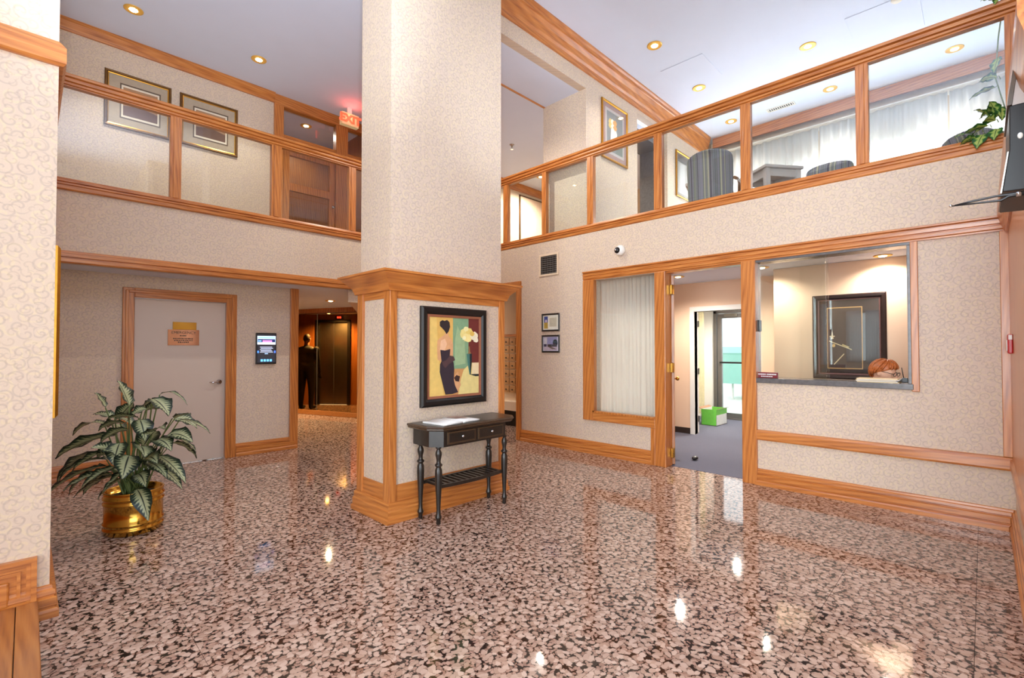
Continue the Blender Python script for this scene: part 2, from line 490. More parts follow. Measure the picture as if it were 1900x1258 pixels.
# ================================================================== THE SETTING
# ---- floor: base slab + granite tiles
fl = MB(); fl.box(-4, -6, -0.12, 6.5, 13.0, -0.004)
fl.box(-4, -3, -0.004, -1.23, 3.6, 0.0, 1); fl.box(-4, -6, -0.004, 1.9, -3, 0.0, 1)
floor = struct(fl.build('floor', [GROUT, GR]), 'polished brown granite tile floor of the lobby', 'floor')
TS = 0.61
tm = MB(); g = 0.0010; bv = 0.0004
tm.loft([[(g, g, -0.004), (TS - g, g, -0.004), (TS - g, TS - g, -0.004), (g, TS - g, -0.004)],
         [(g, g, -bv), (TS - g, g, -bv), (TS - g, TS - g, -bv), (g, TS - g, -bv)],
         [(g + bv, g + bv, 0), (TS - g - bv, g + bv, 0), (TS - g - bv, TS - g - bv, 0), (g + bv, TS - g - bv, 0)]], 0, False)
proto = tm.build('tile', GR, floor)
first = True
for i in range(13):
    for j in range(27):
        x, y = -1.23 + i * TS, -3.0 + j * TS
        if y > 3.6 and x + TS < 0.1: continue
        if x > 5.5 and y + TS < 5.1: continue
        if y > 7.1 and x + TS < 2.6: continue
        if x > 1.9 and y + TS < -0.2: continue
        if y > 8.6 and x > 5.2: continue
        if first: o = proto; first = False
        else:
            o = proto.copy(); COL.objects.link(o)
        o.location = (x, y, 0)

# ---- ceilings
cb_ = MB()
cb_.box(-4, -3, H, 10.3, 4.2, H + 0.1); cb_.box(-4, -6, H, 2.0, -3, H + 0.1); cb_.box(-4, 4.2, H, 4.7, 8.7, H + 0.1)
ceil = struct(cb_.build('ceiling', CEIL), 'high white painted lobby ceiling', 'ceiling')
lc = MB()
lc.box(3.42, 4.18, 5.21, 10.2, 5.5, 5.3); lc.box(4.62, 5.5, 5.21, 10.2, 8.6, 5.3)
lc.box(3.42, 4.18, 5.3, 3.46, 5.5, H); lc.box(4.62, 5.5, 5.3, 4.66, 8.6, H); lc.box(3.46, 5.46, 5.3, 4.66, 5.5, H)
struct(lc.build('ceiling_hall', CEIL), 'dropped white ceiling of the upper hall behind the pillar', 'ceiling')
sl = MB(); sl.box(0.1, 6.64, 2.3, 6.5, 13.0, MZ - 0.01)
struct(sl.build('ceiling_lower', CEIL), 'low white ceiling over the emergency door and elevator lobby', 'ceiling')
sl = MB(); sl.box(5.6, -3, 2.53, 10.3, 5.15, MZ - 0.01); sl.box(5.6, 5.15, 2.53, 6.5, 6.64, MZ - 0.01)
struct(sl.build('ceiling_reception', CEIL), 'white ceiling of the reception office', 'ceiling')
sl = MB(); sl.box(5.56, -3, MZ - 0.01, 10.3, 8.6, MZ); sl.box(0.1, 6.66, MZ - 0.01, 5.56, 8.6, MZ)
struct(sl.build('floor_mezzanine', CARP2), 'brown carpeted mezzanine floor', 'floor')
sl = MB(); sl.box(5.56, -0.6, -0.03, 10.12, 5.0, 0.003)
struct(sl.build('floor_reception', CARP), 'blue grey carpet floor of the reception office', 'floor')

# ---- right wall (reception wall), plane X = 5.46
XR, XB = 5.46, 5.58
m = MB()
m.box(XR, -1.6, 0, XB, 0.45, 3.06); m.box(XR, 0.45, 0, XB, 1.80, 1.09); m.box(XR, 0.45, 2.385, XB, 1.80, 3.06)
m.box(XR, 1.80, 0, XB, 1.86, 3.06); m.box(XR, 1.86, 2.385, XB, 2.75, 3.06); m.box(XR, 2.75, 0, XB, 2.885, 3.06)
m.box(XR, 2.885, 0, XB, 3.78, 0.575); m.box(XR, 2.885, 2.37, XB, 3.78, 3.06)
m.box(XR, 3.78, 0, XB, 5.17, 3.06); m.box(XR, 5.17, 2.40, XB, 6.6, 3.06); m.box(XR, 6.6, 0, XB, 8.6, 3.06)
wall_r = struct(m.build('wall_right', WP), 'beige scroll wallpapered wall around the reception window and door', 'wall')
# ---- left wall: fascia at Y = 6.6, door wall at Y = 7.11
m = MB(); m.box(0.1, 6.6, 2.30, 5.46, 6.66, 3.06)
struct(m.build('wall_left', WP), 'beige wallpapered mezzanine fascia above the emergency door', 'wall')
m = MB(); m.box(0.1, 7.11, 0, 0.87, 7.25, 2.3); m.box(0.87, 7.11, 2.04, 1.85, 7.25, 2.3); m.box(1.85, 7.11, 0, 2.72, 7.25, 2.3)
struct(m.build('wall_door', WP), 'shaded wallpapered wall holding the emergency door', 'wall')
# ---- near left wall
m = MB(); m.box(-4.0, 3.6, 0, 0.105, 8.7, H)
struct(m.build('wall_near', WP), 'sunlit wallpapered wall end beside the wooden plinth', 'wall')
# ---- right side wall with oak panelling, plane Y = -0.16
m = MB(); m.box(1.9, -0.30, 0, 5.46, -0.165, 2.62)
struct(m.build('wall_side', WP), 'narrow wallpapered side wall under the black cabinet', 'wall')
# ---- walls behind the camera: brick-plain shell with entrance openings
m = MB()
m.box(-4.12, -6, 0, -4, 3.6, 0.3); m.box(-4.12, -6, 4.3, -4, 3.6, H); m.box(-4.12, -6.0, 0.3, -4, -2.4, 4.3); m.box(-4.12, 1.0, 0.3, -4, 2.3, 4.3); m.box(-4.12, 3.05, 0.3, -4, 3.6, 4.3); m.box(-4.12, 2.3, 0.3, -4, 3.05, 1.05); m.box(-4.12, 2.3, 2.55, -4, 3.05, 4.3)
m.box(-4.12, -6.12, 0, 1.9, -6, 0.3); m.box(-4.12, -6.12, 4.3, 1.9, -6, H); m.box(-4.12, -6.12, 0.3, -3.6, -6, 4.3); m.box(1.4, -6.12, 0.3, 1.9, -6, 4.3)
m.box(1.9, -6.12, 0, 2.0, -0.30, H); m.box(2.0, -1.6, 2.62, 5.46, -1.5, H); m.box(2.0, -1.6, 2.55, 5.46, -0.17, 2.62)
struct(m.build('wall_entrance', CREAMW), 'plain cream entrance wall', 'wall')

# ---- mezzanine walls
m = MB(); m.box(0.105, 8.515, MZ, 2.89, 8.65, H)
struct(m.build('wall_mezzanine', WP), 'wallpapered mezzanine wall carrying two framed prints', 'wall')
YB = 4.06
m = MB()
m.box(3.40, YB, 5.21, 5.646, YB + 0.12, H)
m.box(5.646, YB, MZ, 7.09, YB + 0.12, H); m.box(7.09, YB, 5.36, 8.156, YB + 0.12, H); m.box(8.156, YB, MZ, 10.3, YB + 0.12, H)
m.box(5.646, YB + 0.12, MZ, 5.76, 4.87, 5.21)
struct(m.build('wall_bulkhead', WP), 'wallpapered bulkhead wall of the upper lounge with framed pictures', 'wall')
m = MB(); m.box(8.156, YB + 0.12, MZ, 8.28, 4.62, 5.21); m.box(7.09, YB + 0.12, 5.12, 8.156, 4.62, 5.21)
struct(m.build('trim_1', GREYST), 'grey jamb of the opening in the bulkhead wall', 'jamb')
m = MB(); m.box(5.76, 7.6, MZ, 10.3, 7.72, 5.21); m.box(10.12, 4.18, MZ, 10.3, 7.6, 5.21); m.box(4.7, 8.6, MZ, 5.76, 8.7, 5.21)
struct(m.build('wall_hall', CREAMW), 'cream wall at the end of the upper hall', 'wall')
m = MB()
m.box(10.12, -3.0, MZ, 10.26, 4.06, 3.0); m.box(10.12, -3.0, 4.72, 10.26, 4.06, H)
m.box(10.12, 3.9, 3.0, 10.26, 4.06, 4.72); m.box(10.12, -3.0, 3.0, 10.26, -1.5, 4.72)
m.box(5.46, -3.1, 3.06, 10.26, -3.0, H); m.box(5.46, -1.6, 4.3, 5.58, -1.45, H)
struct(m.build('wall_lounge', CREAMW), 'cream outer wall of the lounge behind the curtains', 'wall')

# ---- office walls
m = MB()
m.box(7.25, -0.6, 0, 7.35, 2.06, 2.53); m.box(7.35, 1.96, 0, 7.85, 2.06, 2.53)
m.box(7.85, 1.96, 0, 7.95, 2.60, 2.53); m.box(7.85, 2.60, 2.05, 7.95, 3.445, 2.53); m.box(7.85, 3.445, 0, 7.95, 5.0, 2.53)
m.box(5.58, 4.9, 0, 10.2, 5.0, 2.53); m.box(5.58, -0.7, 0, 10.2, -0.6, 2.53)
struct(m.build('wall_office', PEACH), 'peach painted back wall of the reception office', 'wall')
m = MB()
m.box(10.02, 2.0, 0, 10.12, 2.86, 2.53); m.box(10.02, 3.98, 0, 10.12, 4.9, 2.53); m.box(10.02, 2.86, 2.22, 10.12, 3.98, 2.53)
m.box(7.95, 4.3, 0, 10.12, 4.4, 2.53); m.box(7.95, 1.9, 0, 10.12, 2.0, 2.53)
struct(m.build('wall_vestibule', WHITE), 'white wall of the side vestibule', 'wall')

# ---- elevator lobby and mail hall
Mb, Md = Vector((4.819, 9.211, 0)), Vector((-0.3417, 0.9398, 0))
Mn = Vector((-0.9398, -0.3417, 0))
m = MB()
a, b = Mb - Md * 0.85, Mb + Md * 3.6
for z0, z1 in ((0, 0.08), (2.2, 2.3)):
    m.obox((a + b) / 2 + Vector((0, 0, (z0 + z1) / 2)) - Mn * 0.04, Md * ((b - a).length / 2), Mn * 0.04, (0, 0, (z1 - z0) / 2))
m.obox((a + b) / 2 + Vector((0, 0, 1.15)) - Mn * 0.07, Md * ((b - a).length / 2), Mn * 0.025, (0, 0, 1.15))
struct(m.build('wall_mirrored', VEN), 'amber wooden wall carrying the bronze mirror', 'wall')
m = MB()
m.box(2.50, 7.25, 0, 2.62, 10.36, 2.3); m.box(2.50, 10.36, 2.12, 2.62, 11.16, 2.3); m.box(2.50, 11.16, 0, 2.62, 13, 2.3); m.box(2.5, 12.9, 0, 4.0, 13, 2.3)
struct(m.build('wall_elevator', VEN), 'amber veneer elevator wall seen in the bronze mirror', 'wall')
m = MB(); m.box(6.4, 4.95, 0, 6.52, 6.66, 2.56); m.box(6.4, 6.66, 0, 6.52, 8.7, 2.3); m.box(5.05, 8.6, 0, 6.4, 8.7, 2.3)
struct(m.build('wall_mail', CREAMW), 'cream wall holding the mailboxes', 'wall')
m = MB()
for z0, z1, pts in ((2.12, 2.3, [(3.32, 6.66), (4.45, 8.55), (5.2, 8.55), (5.2, 6.66)]),):
    m.loft([[(x, y, z0) for x, y in pts], [(x, y, z1) for x, y in pts]], 0, False)
struct(m.build('trim_2', WP), 'angled beige drop beam beside the elevator lobby', 'beam')

# ================================================================== TRIM
def trim(n, mb, mat, label, cat='trim', bevel=0.0):
    return struct(mb.build(n, mat, bevel=bevel), label, cat)
m = MB(); m.run(BBP, (XR, 3.99 - 0.0), (XR, 5.17), (-1, 0)); m.run(BBP, (XR, 2.94), (XR, 3.99), (-1, 0))
trim('baseboard_right', m, OY, 'oak baseboard below the two small framed notices', 'baseboard')
m = MB(); m.run(BBP, (XR, -0.16), (XR, 1.74), (-1, 0), m0=-1)
trim('baseboard_reception', m, OY, 'tall oak baseboard under the reception window', 'baseboard')
m = MB(); m.run(BBP, (1.97, 7.11), (2.76, 7.11), (0, -1)); m.run(BBP, (0.105, 7.11), (0.77, 7.11), (0, -1))
trim('baseboard_left', m, OX, 'oak baseboard along the emergency door wall', 'baseboard')
m = MB(); m.run(BBP, (-4.0, 3.6), (0.105, 3.6), (0, -1), m1=1); m.run(BBP, (0.105, 3.6), (0.105, 7.11), (1, 0), m0=1)
trim('baseboard_near', m, OX, 'oak baseboard around the near wall end', 'baseboard')
m = MB(); m.run(BBP, (1.9, -0.165), (5.46, -0.165), (0, 1), m1=-1)
trim('baseboard_side', m, OX, 'oak baseboard of the narrow side wall', 'baseboard')
# near wall upper trim at z ~3.0-3.11
m = MB(); pf = [(0, 2.985), (0.018, 2.985), (0.03, 3.0), (0.03, 3.085), (0.012, 3.11), (0, 3.125)]
m.run(pf, (-4.0, 3.6), (0.105, 3.6), (0, -1), m1=1); m.run(pf, (0.105, 3.6), (0.105, 6.6), (1, 0), m0=1)
trim('trim_3', m, OX, 'oak picture rail high on the near wall end')
# wall panel above the plinth
pn = sthing('trim_4', 'raised oak panel on the near wall above the plinth', 'panel', (-0.4, 3.6, 0.12))
m = MB()
for x1, z1, wd, d0 in ((0.056, 0.337, 0.022, 0.034), (0.034, 0.315, 0.018, 0.022), (-0.004, 0.277, 0.014, 0.020)):
    m.box(-1.0, 3.6 - d0, z1 - wd, x1, 3.6, z1); m.box(x1 - wd, 3.6 - d0, 0.11, x1, 3.6, z1 - wd)
m.build('moulding', OX, pn)
m = MB(); m.box(-1.0, 3.592, 0.11, 0.016, 3.6, 0.297); m.build('panel', OX, pn)
m = MB(); m.box(-1.0, 3.574, 0.11, -0.045, 3.592, 0.236); m.build('raised_field', OX, pn, bevel=0.01)
# soffit trim left fascia
m = MB(); m.run([(0, 2.30), (0.03, 2.30), (0.04, 2.312), (0.04, 2.345), (0.028, 2.35), (0.028, 2.357), (0.042, 2.363), (0.042, 2.395), (0.022, 2.402), (0.022, 2.422), (0, 2.43)], (0.105, 6.6), (5.46, 6.6), (0, -1))
trim('trim_5', m, OX, 'oak band under the mezzanine fascia')
m = MB(); m.box(2.66, 7.085, 0, 2.775, 7.27, 2.3)
trim('trim_6', m, OZ, 'oak corner trim at the end of the emergency door wall', bevel=0.006)
m = MB(); m.box(0.105, 6.54, 2.3, 0.19, 6.62, H)
trim('trim_7', m, OZ, 'dark oak post at the end of the mezzanine glazing', bevel=0.006)
# right wall header trim (two pieces) and casings
HD = lambda z0, z1: [(0, z0), (0.022, z0), (0.022, z0 + 0.012), (0.034, z0 + 0.02), (0.034, z0 + 0.045), (0.026, z0 + 0.05), (0.026, z0 + 0.056), (0.036, z0 + 0.062), (0.038, z1 - 0.036), (0.028, z1 - 0.032), (0.028, z1 - 0.026), (0.050, z1 - 0.018), (0.050, z1 - 0.005), (0.040, z1), (0, z1)]
m = MB(); m.run(HD(2.375, 2.50), (XR, -0.16), (XR, 3.965), (-1, 0))
trim('trim_8', m, OY, 'long oak header above the reception door and window')
m = MB(); m.run([(0, 0.475), (0.03, 0.475), (0.036, 0.49), (0.036, 0.555), (0.024, 0.575), (0, 0.58)], (XR, -0.16), (XR, 1.72), (-1, 0))
trim('trim_9', m, OY, 'oak chair rail below the reception window')
m = MB(); m.box(XR - 0.022, -0.16, 0.58, XR, -0.10, 2.375)
trim('trim_10', m, OZ, 'vertical oak strip in the corner by the red alarm', bevel=0.004)
m = MB(); m.box(XR - 0.02, 0.40, 1.06, XR, 0.452, 2.375)
trim('trim_11', m, OZ, 'slim oak strip along the reception window', bevel=0.004)
m = MB(); m.box(XR - 0.04, 5.17, 0, XB + 0.02, 5.255, 2.495); m.box(XR - 0.04, 5.255, 2.40, XB + 0.02, 6.6, 2.495)
trim('trim_12', m, OZ, 'oak casing of the opening to the mailboxes', bevel=0.006)
# side wall panel
m = MB(); m.box(3.2, -0.165, 0.58, 5.44, -0.15, 2.38)
trim('trim_13', m, OZ, 'tall oak board panel on the narrow side wall')
m = MB(); m.run([(0, 0.47), (0.022, 0.47), (0.03, 0.5), (0.03, 0.56), (0, 0.58)], (1.9, -0.165), (5.46, -0.165), (0, 1))
trim('trim_14', m, OX, 'oak chair rail of the narrow side wall')
m = MB(); m.run([(0, 2.36), (0.03, 2.36), (0.055, 2.42), (0.075, 2.5), (0.075, 2.56), (0, 2.56)], (2.2, -0.165), (5.46, -0.165), (0, 1))
trim('trim_15', m, OX, 'heavy oak cornice of the narrow side wall')
# crowns
CR = [(0, 5.43), (0.022, 5.43), (0.03, 5.455), (0.03, 5.50), (0.05, 5.53), (0.075, 5.60), (0.11, 5.655), (0.125, 5.66), (0.13, 5.70), (0.15, 5.72), (0.15, 5.75), (0, 5.75)]
m = MB(); m.run(CR, (3.42, YB), (9.9, YB), (0, -1), m1=-1)
trim('trim_16', m, OX, 'deep oak crown moulding along the lounge bulkhead', 'crown')
m = MB(); m.run([(0, 5.60), (0.03, 5.60), (0.04, 5.64), (0.08, 5.70), (0.08, 5.75), (0, 5.75)], (0.105, 8.515), (2.89, 8.515), (0, -1))
trim('trim_17', m, OX, 'oak crown above the mezzanine prints', 'crown')
m = MB(); m.box(9.86, -3.0, 5.55, 9.90, 3.92, 5.75)
trim('trim_18', m, OY, 'oak valance board above the lounge curtains', 'valance', bevel=0.005)
m = MB(); m.box(9.84, -3.0, 5.415, 10.12, 4.06, 5.43)
trim('trim_19', m, WHITE, 'white curtain track shelf in the lounge', 'trim')
m = MB(); m.run([(0, 5.05), (0.03, 5.05), (0.04, 5.1), (0.08, 5.17), (0.08, 5.21), (0, 5.21)], (5.76, 7.6), (10.12, 7.6), (0, -1))
trim('trim_20', m, OX, 'oak crown at the end of the upper hall', 'crown')
m = MB(); m.box(3.42, 4.84, 5.195, 5.66, 4.865, 5.21)
trim('trim_21', m, OX, 'thin wooden strip across the upper hall ceiling')
# elevator lobby base
m = MB()
m.obox((a + b) / 2 + Vector((0, 0, 0.05)) + Mn * 0.015, Md * ((b - a).length / 2), Mn * 0.025, (0, 0, 0.05))
trim('baseboard_lobby', m, oak('x', 'dark_cherry', 0.78), 'dark glossy wood base under the bronze mirror', 'baseboard', bevel=0.008)
m = MB(); m.run([(0, 0), (0.01, 0), (0.01, 0.1), (0, 0.1)], (7.85, 3.52), (7.85, 4.9), (-1, 0)); m.run([(0, 0), (0.01, 0), (0.01, 0.1), (0, 0.1)], (7.25, -0.6), (7.25, 2.06), (-1, 0))
trim('baseboard_office', m, DARKBB, 'dark vinyl base in the reception office', 'baseboard')

# ================================================================== PILLAR
px0, py0, px1, py1 = 2.125, 3.51, 3.42, 4.03
pil = sthing('pillar', 'square wallpapered pillar with oak cap and base in the lobby', 'pillar', (2.77, 3.77, 0))
m = MB(); m.box(px0 + 0.005, py0 + 0.02, 2.0, px1, py1, H); m.build('shaft', WP, pil)
m = MB(); m.box(px0, py0, 0, px1 + 0.0, py1, 2.0); m.build('panel_core', WP, pil)
for x0, y0 in ((2.105, 3.49), (3.366, 3.49), (2.105, 3.946), (3.366, 3.946)):
    mm = MB(); mm.box(x0, y0, 0.15, x0 + 0.07, y0 + 0.10 if y0 < 3.6 else y0 + 0.10, 1.96); mm.build('corner_post', OZ, pil, bevel=0.005)
m = MB(); m.box(2.175, 3.50, 1.86, 3.366, 3.51, 1.96); m.build('frieze_board', OX, pil)
m = MB(); m.box(2.115, 3.59, 1.86, 2.125, 3.946, 1.96); m.box(3.42, 3.59, 1.86, 3.43, 3.946, 1.96); m.build('frieze_board', OY, pil)
m = MB(); m.box(2.115, 3.59, 0.17, 2.125, 3.946, 0.30); m.build('base_board', OY, pil)
m = MB(); m.box(2.175, 3.50, 0.17, 3.366, 3.51, 0.30); m.build('base_board', OX, pil)
m = MB(); m.ring([(0.0, 1.92), (0.018, 1.92), (0.022, 1.94), (0.03, 1.955), (0.035, 1.975), (0.075, 2.015), (0.105, 2.045), (0.11, 2.055), (0.13, 2.06), (0.13, 2.078), (0.0, 2.085)], 2.105, 3.49, 3.436, 4.046)
m.build('cap_moulding', [OX, OY], pil)
m = MB(); m.ring([(0.035, 0.0), (0.035, 0.035), (0.024, 0.045), (0.024, 0.10), (0.015, 0.112), (0.015, 0.15), (0.008, 0.165), (0.0, 0.17)], 2.105, 3.49, 3.436, 4.046)
m.build('plinth_moulding', [OX, OY], pil)

# ================================================================== GLAZING
def railprof(z0, z1, d):
    q = [(d - 0.008, z0), (d - 0.008, z0 + 0.010), (d + 0.010, z0 + 0.016), (d + 0.010, z0 + 0.032), (d - 0.004, z0 + 0.036), (d - 0.004, z0 + 0.042), (d + 0.018, z0 + 0.048), (d + 0.024, z0 + 0.060), (d + 0.024, z0 + 0.072), (d + 0.004, z0 + 0.077), (d + 0.004, z0 + 0.084), (d + 0.030, z0 + 0.092), (d + 0.034, z1 - 0.008), (d + 0.030, z1)]
    return q + [(-o, z) for o, z in q[::-1]]
def glazing(name, label, along, c, t0, t1, mulls, ends):
    e = sthing(name, label, 'glazing', ((c, (t0 + t1) / 2, 3.04) if along == 'y' else ((t0 + t1) / 2, c, 3.04)))
    P = (lambda t: (c, t)) if along == 'y' else (lambda t: (t, c))
    N = (-1, 0) if along == 'y' else (0, -1)
    M = OY if along == 'y' else OX
    mm = MB(); mm.run(railprof(4.105, 4.225, 0.04), P(t0), P(t1), N); mm.build('top_rail', M, e)
    mm = MB(); mm.run([(-0.05, 3.04), (0.052, 3.04), (0.062, 3.05), (0.062, 3.085), (0.074, 3.092), (0.074, 3.104), (0.048, 3.110), (0.048, 3.117), (0.064, 3.122), (0.064, 3.135), (0.040, 3.142), (0.034, 3.165), (-0.05, 3.165)], P(t0), P(t1), N); mm.build('sill_rail', M, e)
    for a0, a1 in mulls:
        mm = MB()
        if along == 'y': mm.box(c - 0.035, a0, 3.165, c + 0.035, a1, 4.105); mm.box(c - 0.045, a0 + 0.03, 3.165, c + 0.045, a1 - 0.03, 4.105)
        else: mm.box(a0, c - 0.035, 3.165, a1, c + 0.035, 4.105); mm.box(a0 + 0.03, c - 0.045, 3.165, a1 - 0.03, c + 0.045, 4.105)
        mm.build('mullion', OZ, e, bevel=0.004)
    for a0, a1 in ends:
        mm = MB()
        if along == 'y': mm.box(c - 0.004, a0, 3.16, c + 0.004, a1, 4.11)
        else: mm.box(a0, c - 0.004, 3.16, a1, c + 0.004, 4.11)
        mm.build('pane', GLS, e)
    return e
ml = [(-0.26, -0.153), (0.735, 0.835), (1.77, 1.876), (2.80, 2.91), (3.823, 3.925), (4.68, 4.762), (5.50, 5.60)]
pn_ = [(-1.5, -0.26), (-0.153, 0.735), (0.835, 1.77), (1.876, 2.80), (2.91, 3.823), (3.925, 4.68), (4.762, 5.50), (5.60, 6.56)]
glazing('window_1', 'oak framed glass balustrade of the lounge above the reception wall', 'y', 5.51, -1.5, 6.6, ml, pn_)
ml = [(1.125, 1.235), (2.22, 2.345), (3.29, 3.40), (4.4, 4.5)]
pn_ = [(0.19, 1.125), (1.235, 2.22), (2.345, 3.29), (3.40, 4.4), (4.5, 5.46)]
glazing('window_2', 'oak framed glass balustrade of the mezzanine above the emergency door', 'x', 6.63, 0.19, 5.46, ml, pn_)

# oak storefront at the back of the mezzanine
sf = sthing('window_3', 'oak framed glass partition with door behind the mezzanine balustrade', 'partition', (3.8, 8.53, MZ))
m = MB(); m.box(2.89, 8.47, 5.57, 4.65, 8.6, H); m.build('head_rail', OX, sf, bevel=0.005)
for x0, x1 in ((2.89, 3.04), (3.97, 4.20), (4.55, 4.65)):
    m = MB(); m.box(x0, 8.47, MZ, x1, 8.6, 5.57); m.build('post', OZ, sf, bevel=0.005)
m = MB(); m.box(3.04, 8.48, 4.93, 3.97, 8.59, 5.10); m.build('transom_bar', OX, sf, bevel=0.005)
m = MB(); m.box(4.20, 8.48, 4.93, 4.55, 8.59, 5.10); m.build('transom_bar', OX, sf, bevel=0.005)
for x0, x1, z0, z1 in ((3.04, 3.97, 5.10, 5.57), (4.20, 4.55, 5.10, 5.57), (4.2, 4.55, MZ, 4.93)):
    m = MB(); m.box(x0, 8.53, z0, x1, 8.54, z1); m.build('pane', GLS, sf)
dr = MB()
for q in ((3.05, MZ + 0.01, 3.15, 4.92), (3.86, MZ + 0.01, 3.96, 4.92), (3.15, 4.78, 3.86, 4.92), (3.15, 4.17, 3.86, 4.30), (3.15, MZ + 0.01, 3.86, 3.2)):
    dr.box(q[0], 8.50, q[1], q[2], 8.56, q[3])
dl = dr.build('door_leaf', OZ, sf)
m = MB(); m.box(3.15, 8.525, 4.30, 3.86, 8.535, 4.78); m.box(3.15, 8.525, 3.2, 3.86, 8.535, 4.17); m.build('pane', GLS, dl)
m = MB(); m.lathe([(0.012, 0), (0.012, 0.03), (0.028, 0.045), (0.03, 0.06), (0.0, 0.075)], (0, 0, 0), 12)
m.v = [(3.91 + p[0], 8.5 - p[2], 4.02 + p[1]) for p in m.v]; m.build('knob', CHROME, dl)
m = MB(); m.box(2.8, 10.0, MZ, 4.7, 10.1, H); m.box(2.8, 8.65, MZ, 2.89, 10.0, H); m.box(4.66, 8.6, MZ, 4.75, 10.1, H)
struct(m.build('wall_stair', VEN), 'dark amber wall behind the mezzanine glass door', 'wall')
m = MB(); m.box(2.8, 8.65, H, 4.75, 10.1, H + 0.1); m.box(0.1, 8.6, MZ - 0.01, 4.75, 10.1, MZ)
struct(m.build('ceiling_stair', CEIL), 'white ceiling behind the mezzanine glass door', 'ceiling')

# ================================================================== DOORS AND WINDOWS ON THE GROUND FLOOR
# emergency door
d1 = sthing('door_1', 'taupe emergency door with oak casing and brass plates behind the potted plant', 'door', (1.36, 7.11, 0))
m = MB(); cs = [(0, 0.77), (0, 0.885)]
m.box(0.775, 7.075, 0, 0.885, 7.13, 2.15); m.box(0.80, 7.06, 0, 0.83, 7.075, 2.12); m.build('casing', OZ, d1, bevel=0.006)
m = MB(); m.box(1.84, 7.075, 0, 1.965, 7.13, 2.15); m.box(1.90, 7.06, 0, 1.935, 7.075, 2.12); m.build('casing', OZ, d1, bevel=0.006)
m = MB(); m.box(0.885, 7.075, 2.035, 1.84, 7.13, 2.15); m.box(0.83, 7.06, 2.09, 1.90, 7.075, 2.12); m.build('head_casing', OX, d1, bevel=0.006)
m = MB(); m.box(0.89, 7.125, 0.012, 1.836, 7.17, 2.03); leaf1 = m.build('door_leaf', DOORP, d1, bevel=0.003)
m = MB(); m.box(1.265, 7.119, 1.67, 1.515, 7.125, 1.765); m.build('upper_plate', BRASS, leaf1, bevel=0.002)['label'] = 'small brass plate'
m = MB(); m.box(1.215, 7.117, 1.475, 1.545, 7.124, 1.67)
pl = m.build('lower_plate', plain('polished_copper', RGB(224, 172, 140), 0.14, 1.0, 0.06, 5), leaf1, bevel=0.002); pl['label'] = 'polished plate reading EMERGENCY'
m = MB(); text_into(m, 'EMERGENCY', 0.045, (1.38, 7.1155, 1.632), (1, 0, 0), (0, 0, 1))
for wd, z in ((0.08, 1.595), (0.22, 1.557), (0.20, 1.535), (0.12, 1.513)):
    x = 1.38 - wd / 2
    while x < 1.38 + wd / 2 - 0.01:
        k = random.uniform(0.008, 0.02); m.poly([(x, 7.1155, z - 0.006), (x + k, 7.1155, z - 0.006), (x + k, 7.1155, z + 0.008), (x, 7.1155, z + 0.008)]); x += k + 0.006
m.build('lettering', BLKEDGE, leaf1, flip=False)
m = MB(); m.lathe([(0.0, 0.0), (0.03, 0.0), (0.032, 0.01), (0.014, 0.014), (0.014, 0.045), (0.0, 0.046)], (0, 0, 0), 16)
m.v = [(1.772 + p[0], 7.124 - p[2], 1.0 + p[1]) for p in m.v]
m.tube([(1.772, 7.085, 1.0), (1.74, 7.078, 1.002), (1.70, 7.078, 0.998), (1.655, 7.084, 1.0)], [0.012, 0.011, 0.009, 0.008])
m.build('lever_handle', CHROME, leaf1)

# reception sidelight with curtain
w4 = sthing('window_4', 'tall oak framed sidelight with drawn sheer curtain beside the office door', 'window', (XR, 3.35, 0.45))
def strip(name, y0, y1, z0, z1, mat, par, d=0.034, back=XB + 0.02):
    mm = MB(); mm.box(XR - d, y0, z0, back, y1, z1)
    return mm.build(name, mat, par, bevel=0.006)
strip('casing', 3.80, 3.968, 0.455, 2.376, OZ, w4); strip('sill', 2.886, 3.80, 0.456, 0.575, OY, w4)
m = MB(); m.box(XR - 0.045, 3.775, 0.575, XR + 0.02, 3.80, 2.372); m.box(XR - 0.045, 2.885, 0.565, XR + 0.02, 3.80, 0.59); m.build('stop_bead', OZ, w4)
m = MB(); m.box(XR + 0.03, 2.88, 0.57, XR + 0.036, 3.79, 2.375); m.build('pane', GLS, w4)
# office door
d2 = sthing('door_2', 'oak framed office doorway with its leaf swung open inwards', 'door', (XR, 2.3, 0))
strip('jamb', 2.744, 2.885, 0, 2.376, OZ, d2); strip('jamb', 2.885, 2.945, 0, 0.455, OZ, d2); strip('jamb', 1.72, 1.867, 0, 2.376, OZ, d2)
strip('head', 1.862, 2.75, 2.355, 2.40, OY, d2, 0.0)
m = MB(); ca, sa = math.cos(math.radians(27)), math.sin(math.radians(27))
m.obox((5.60 + 0.42 * ca, 2.735 + 0.42 * sa, 1.18), (0.42 * ca, 0.42 * sa, 0), (-0.022 * sa, 0.022 * ca, 0), (0, 0, 1.165))
lf = m.build('door_leaf', oak('z', 'office_door_oak', 0.86), d2, bevel=0.003)
for z in (0.16, 1.2, 2.16):
    m = MB(); m.box(5.545, 2.712, z - 0.055, 5.60, 2.738, z + 0.055); m.tube([(5.562, 2.716, z - 0.06), (5.562, 2.716, z + 0.06)], 0.009, 10); m.build('hinge', BRASS, lf)
m = MB(); kx, ky = 5.60 + 0.76 * ca, 2.735 + 0.76 * sa
m.tube([(kx + 0.02 * sa, ky - 0.02 * ca, 1.02), (kx + 0.06 * sa, ky - 0.06 * ca, 1.02)], [0.011, 0.011]); m.ell((kx + 0.075 * sa, ky - 0.075 * ca, 1.02), 0.028, 0.028, 0.028, 12, 8); m.build('door_knob', BRASS, lf)
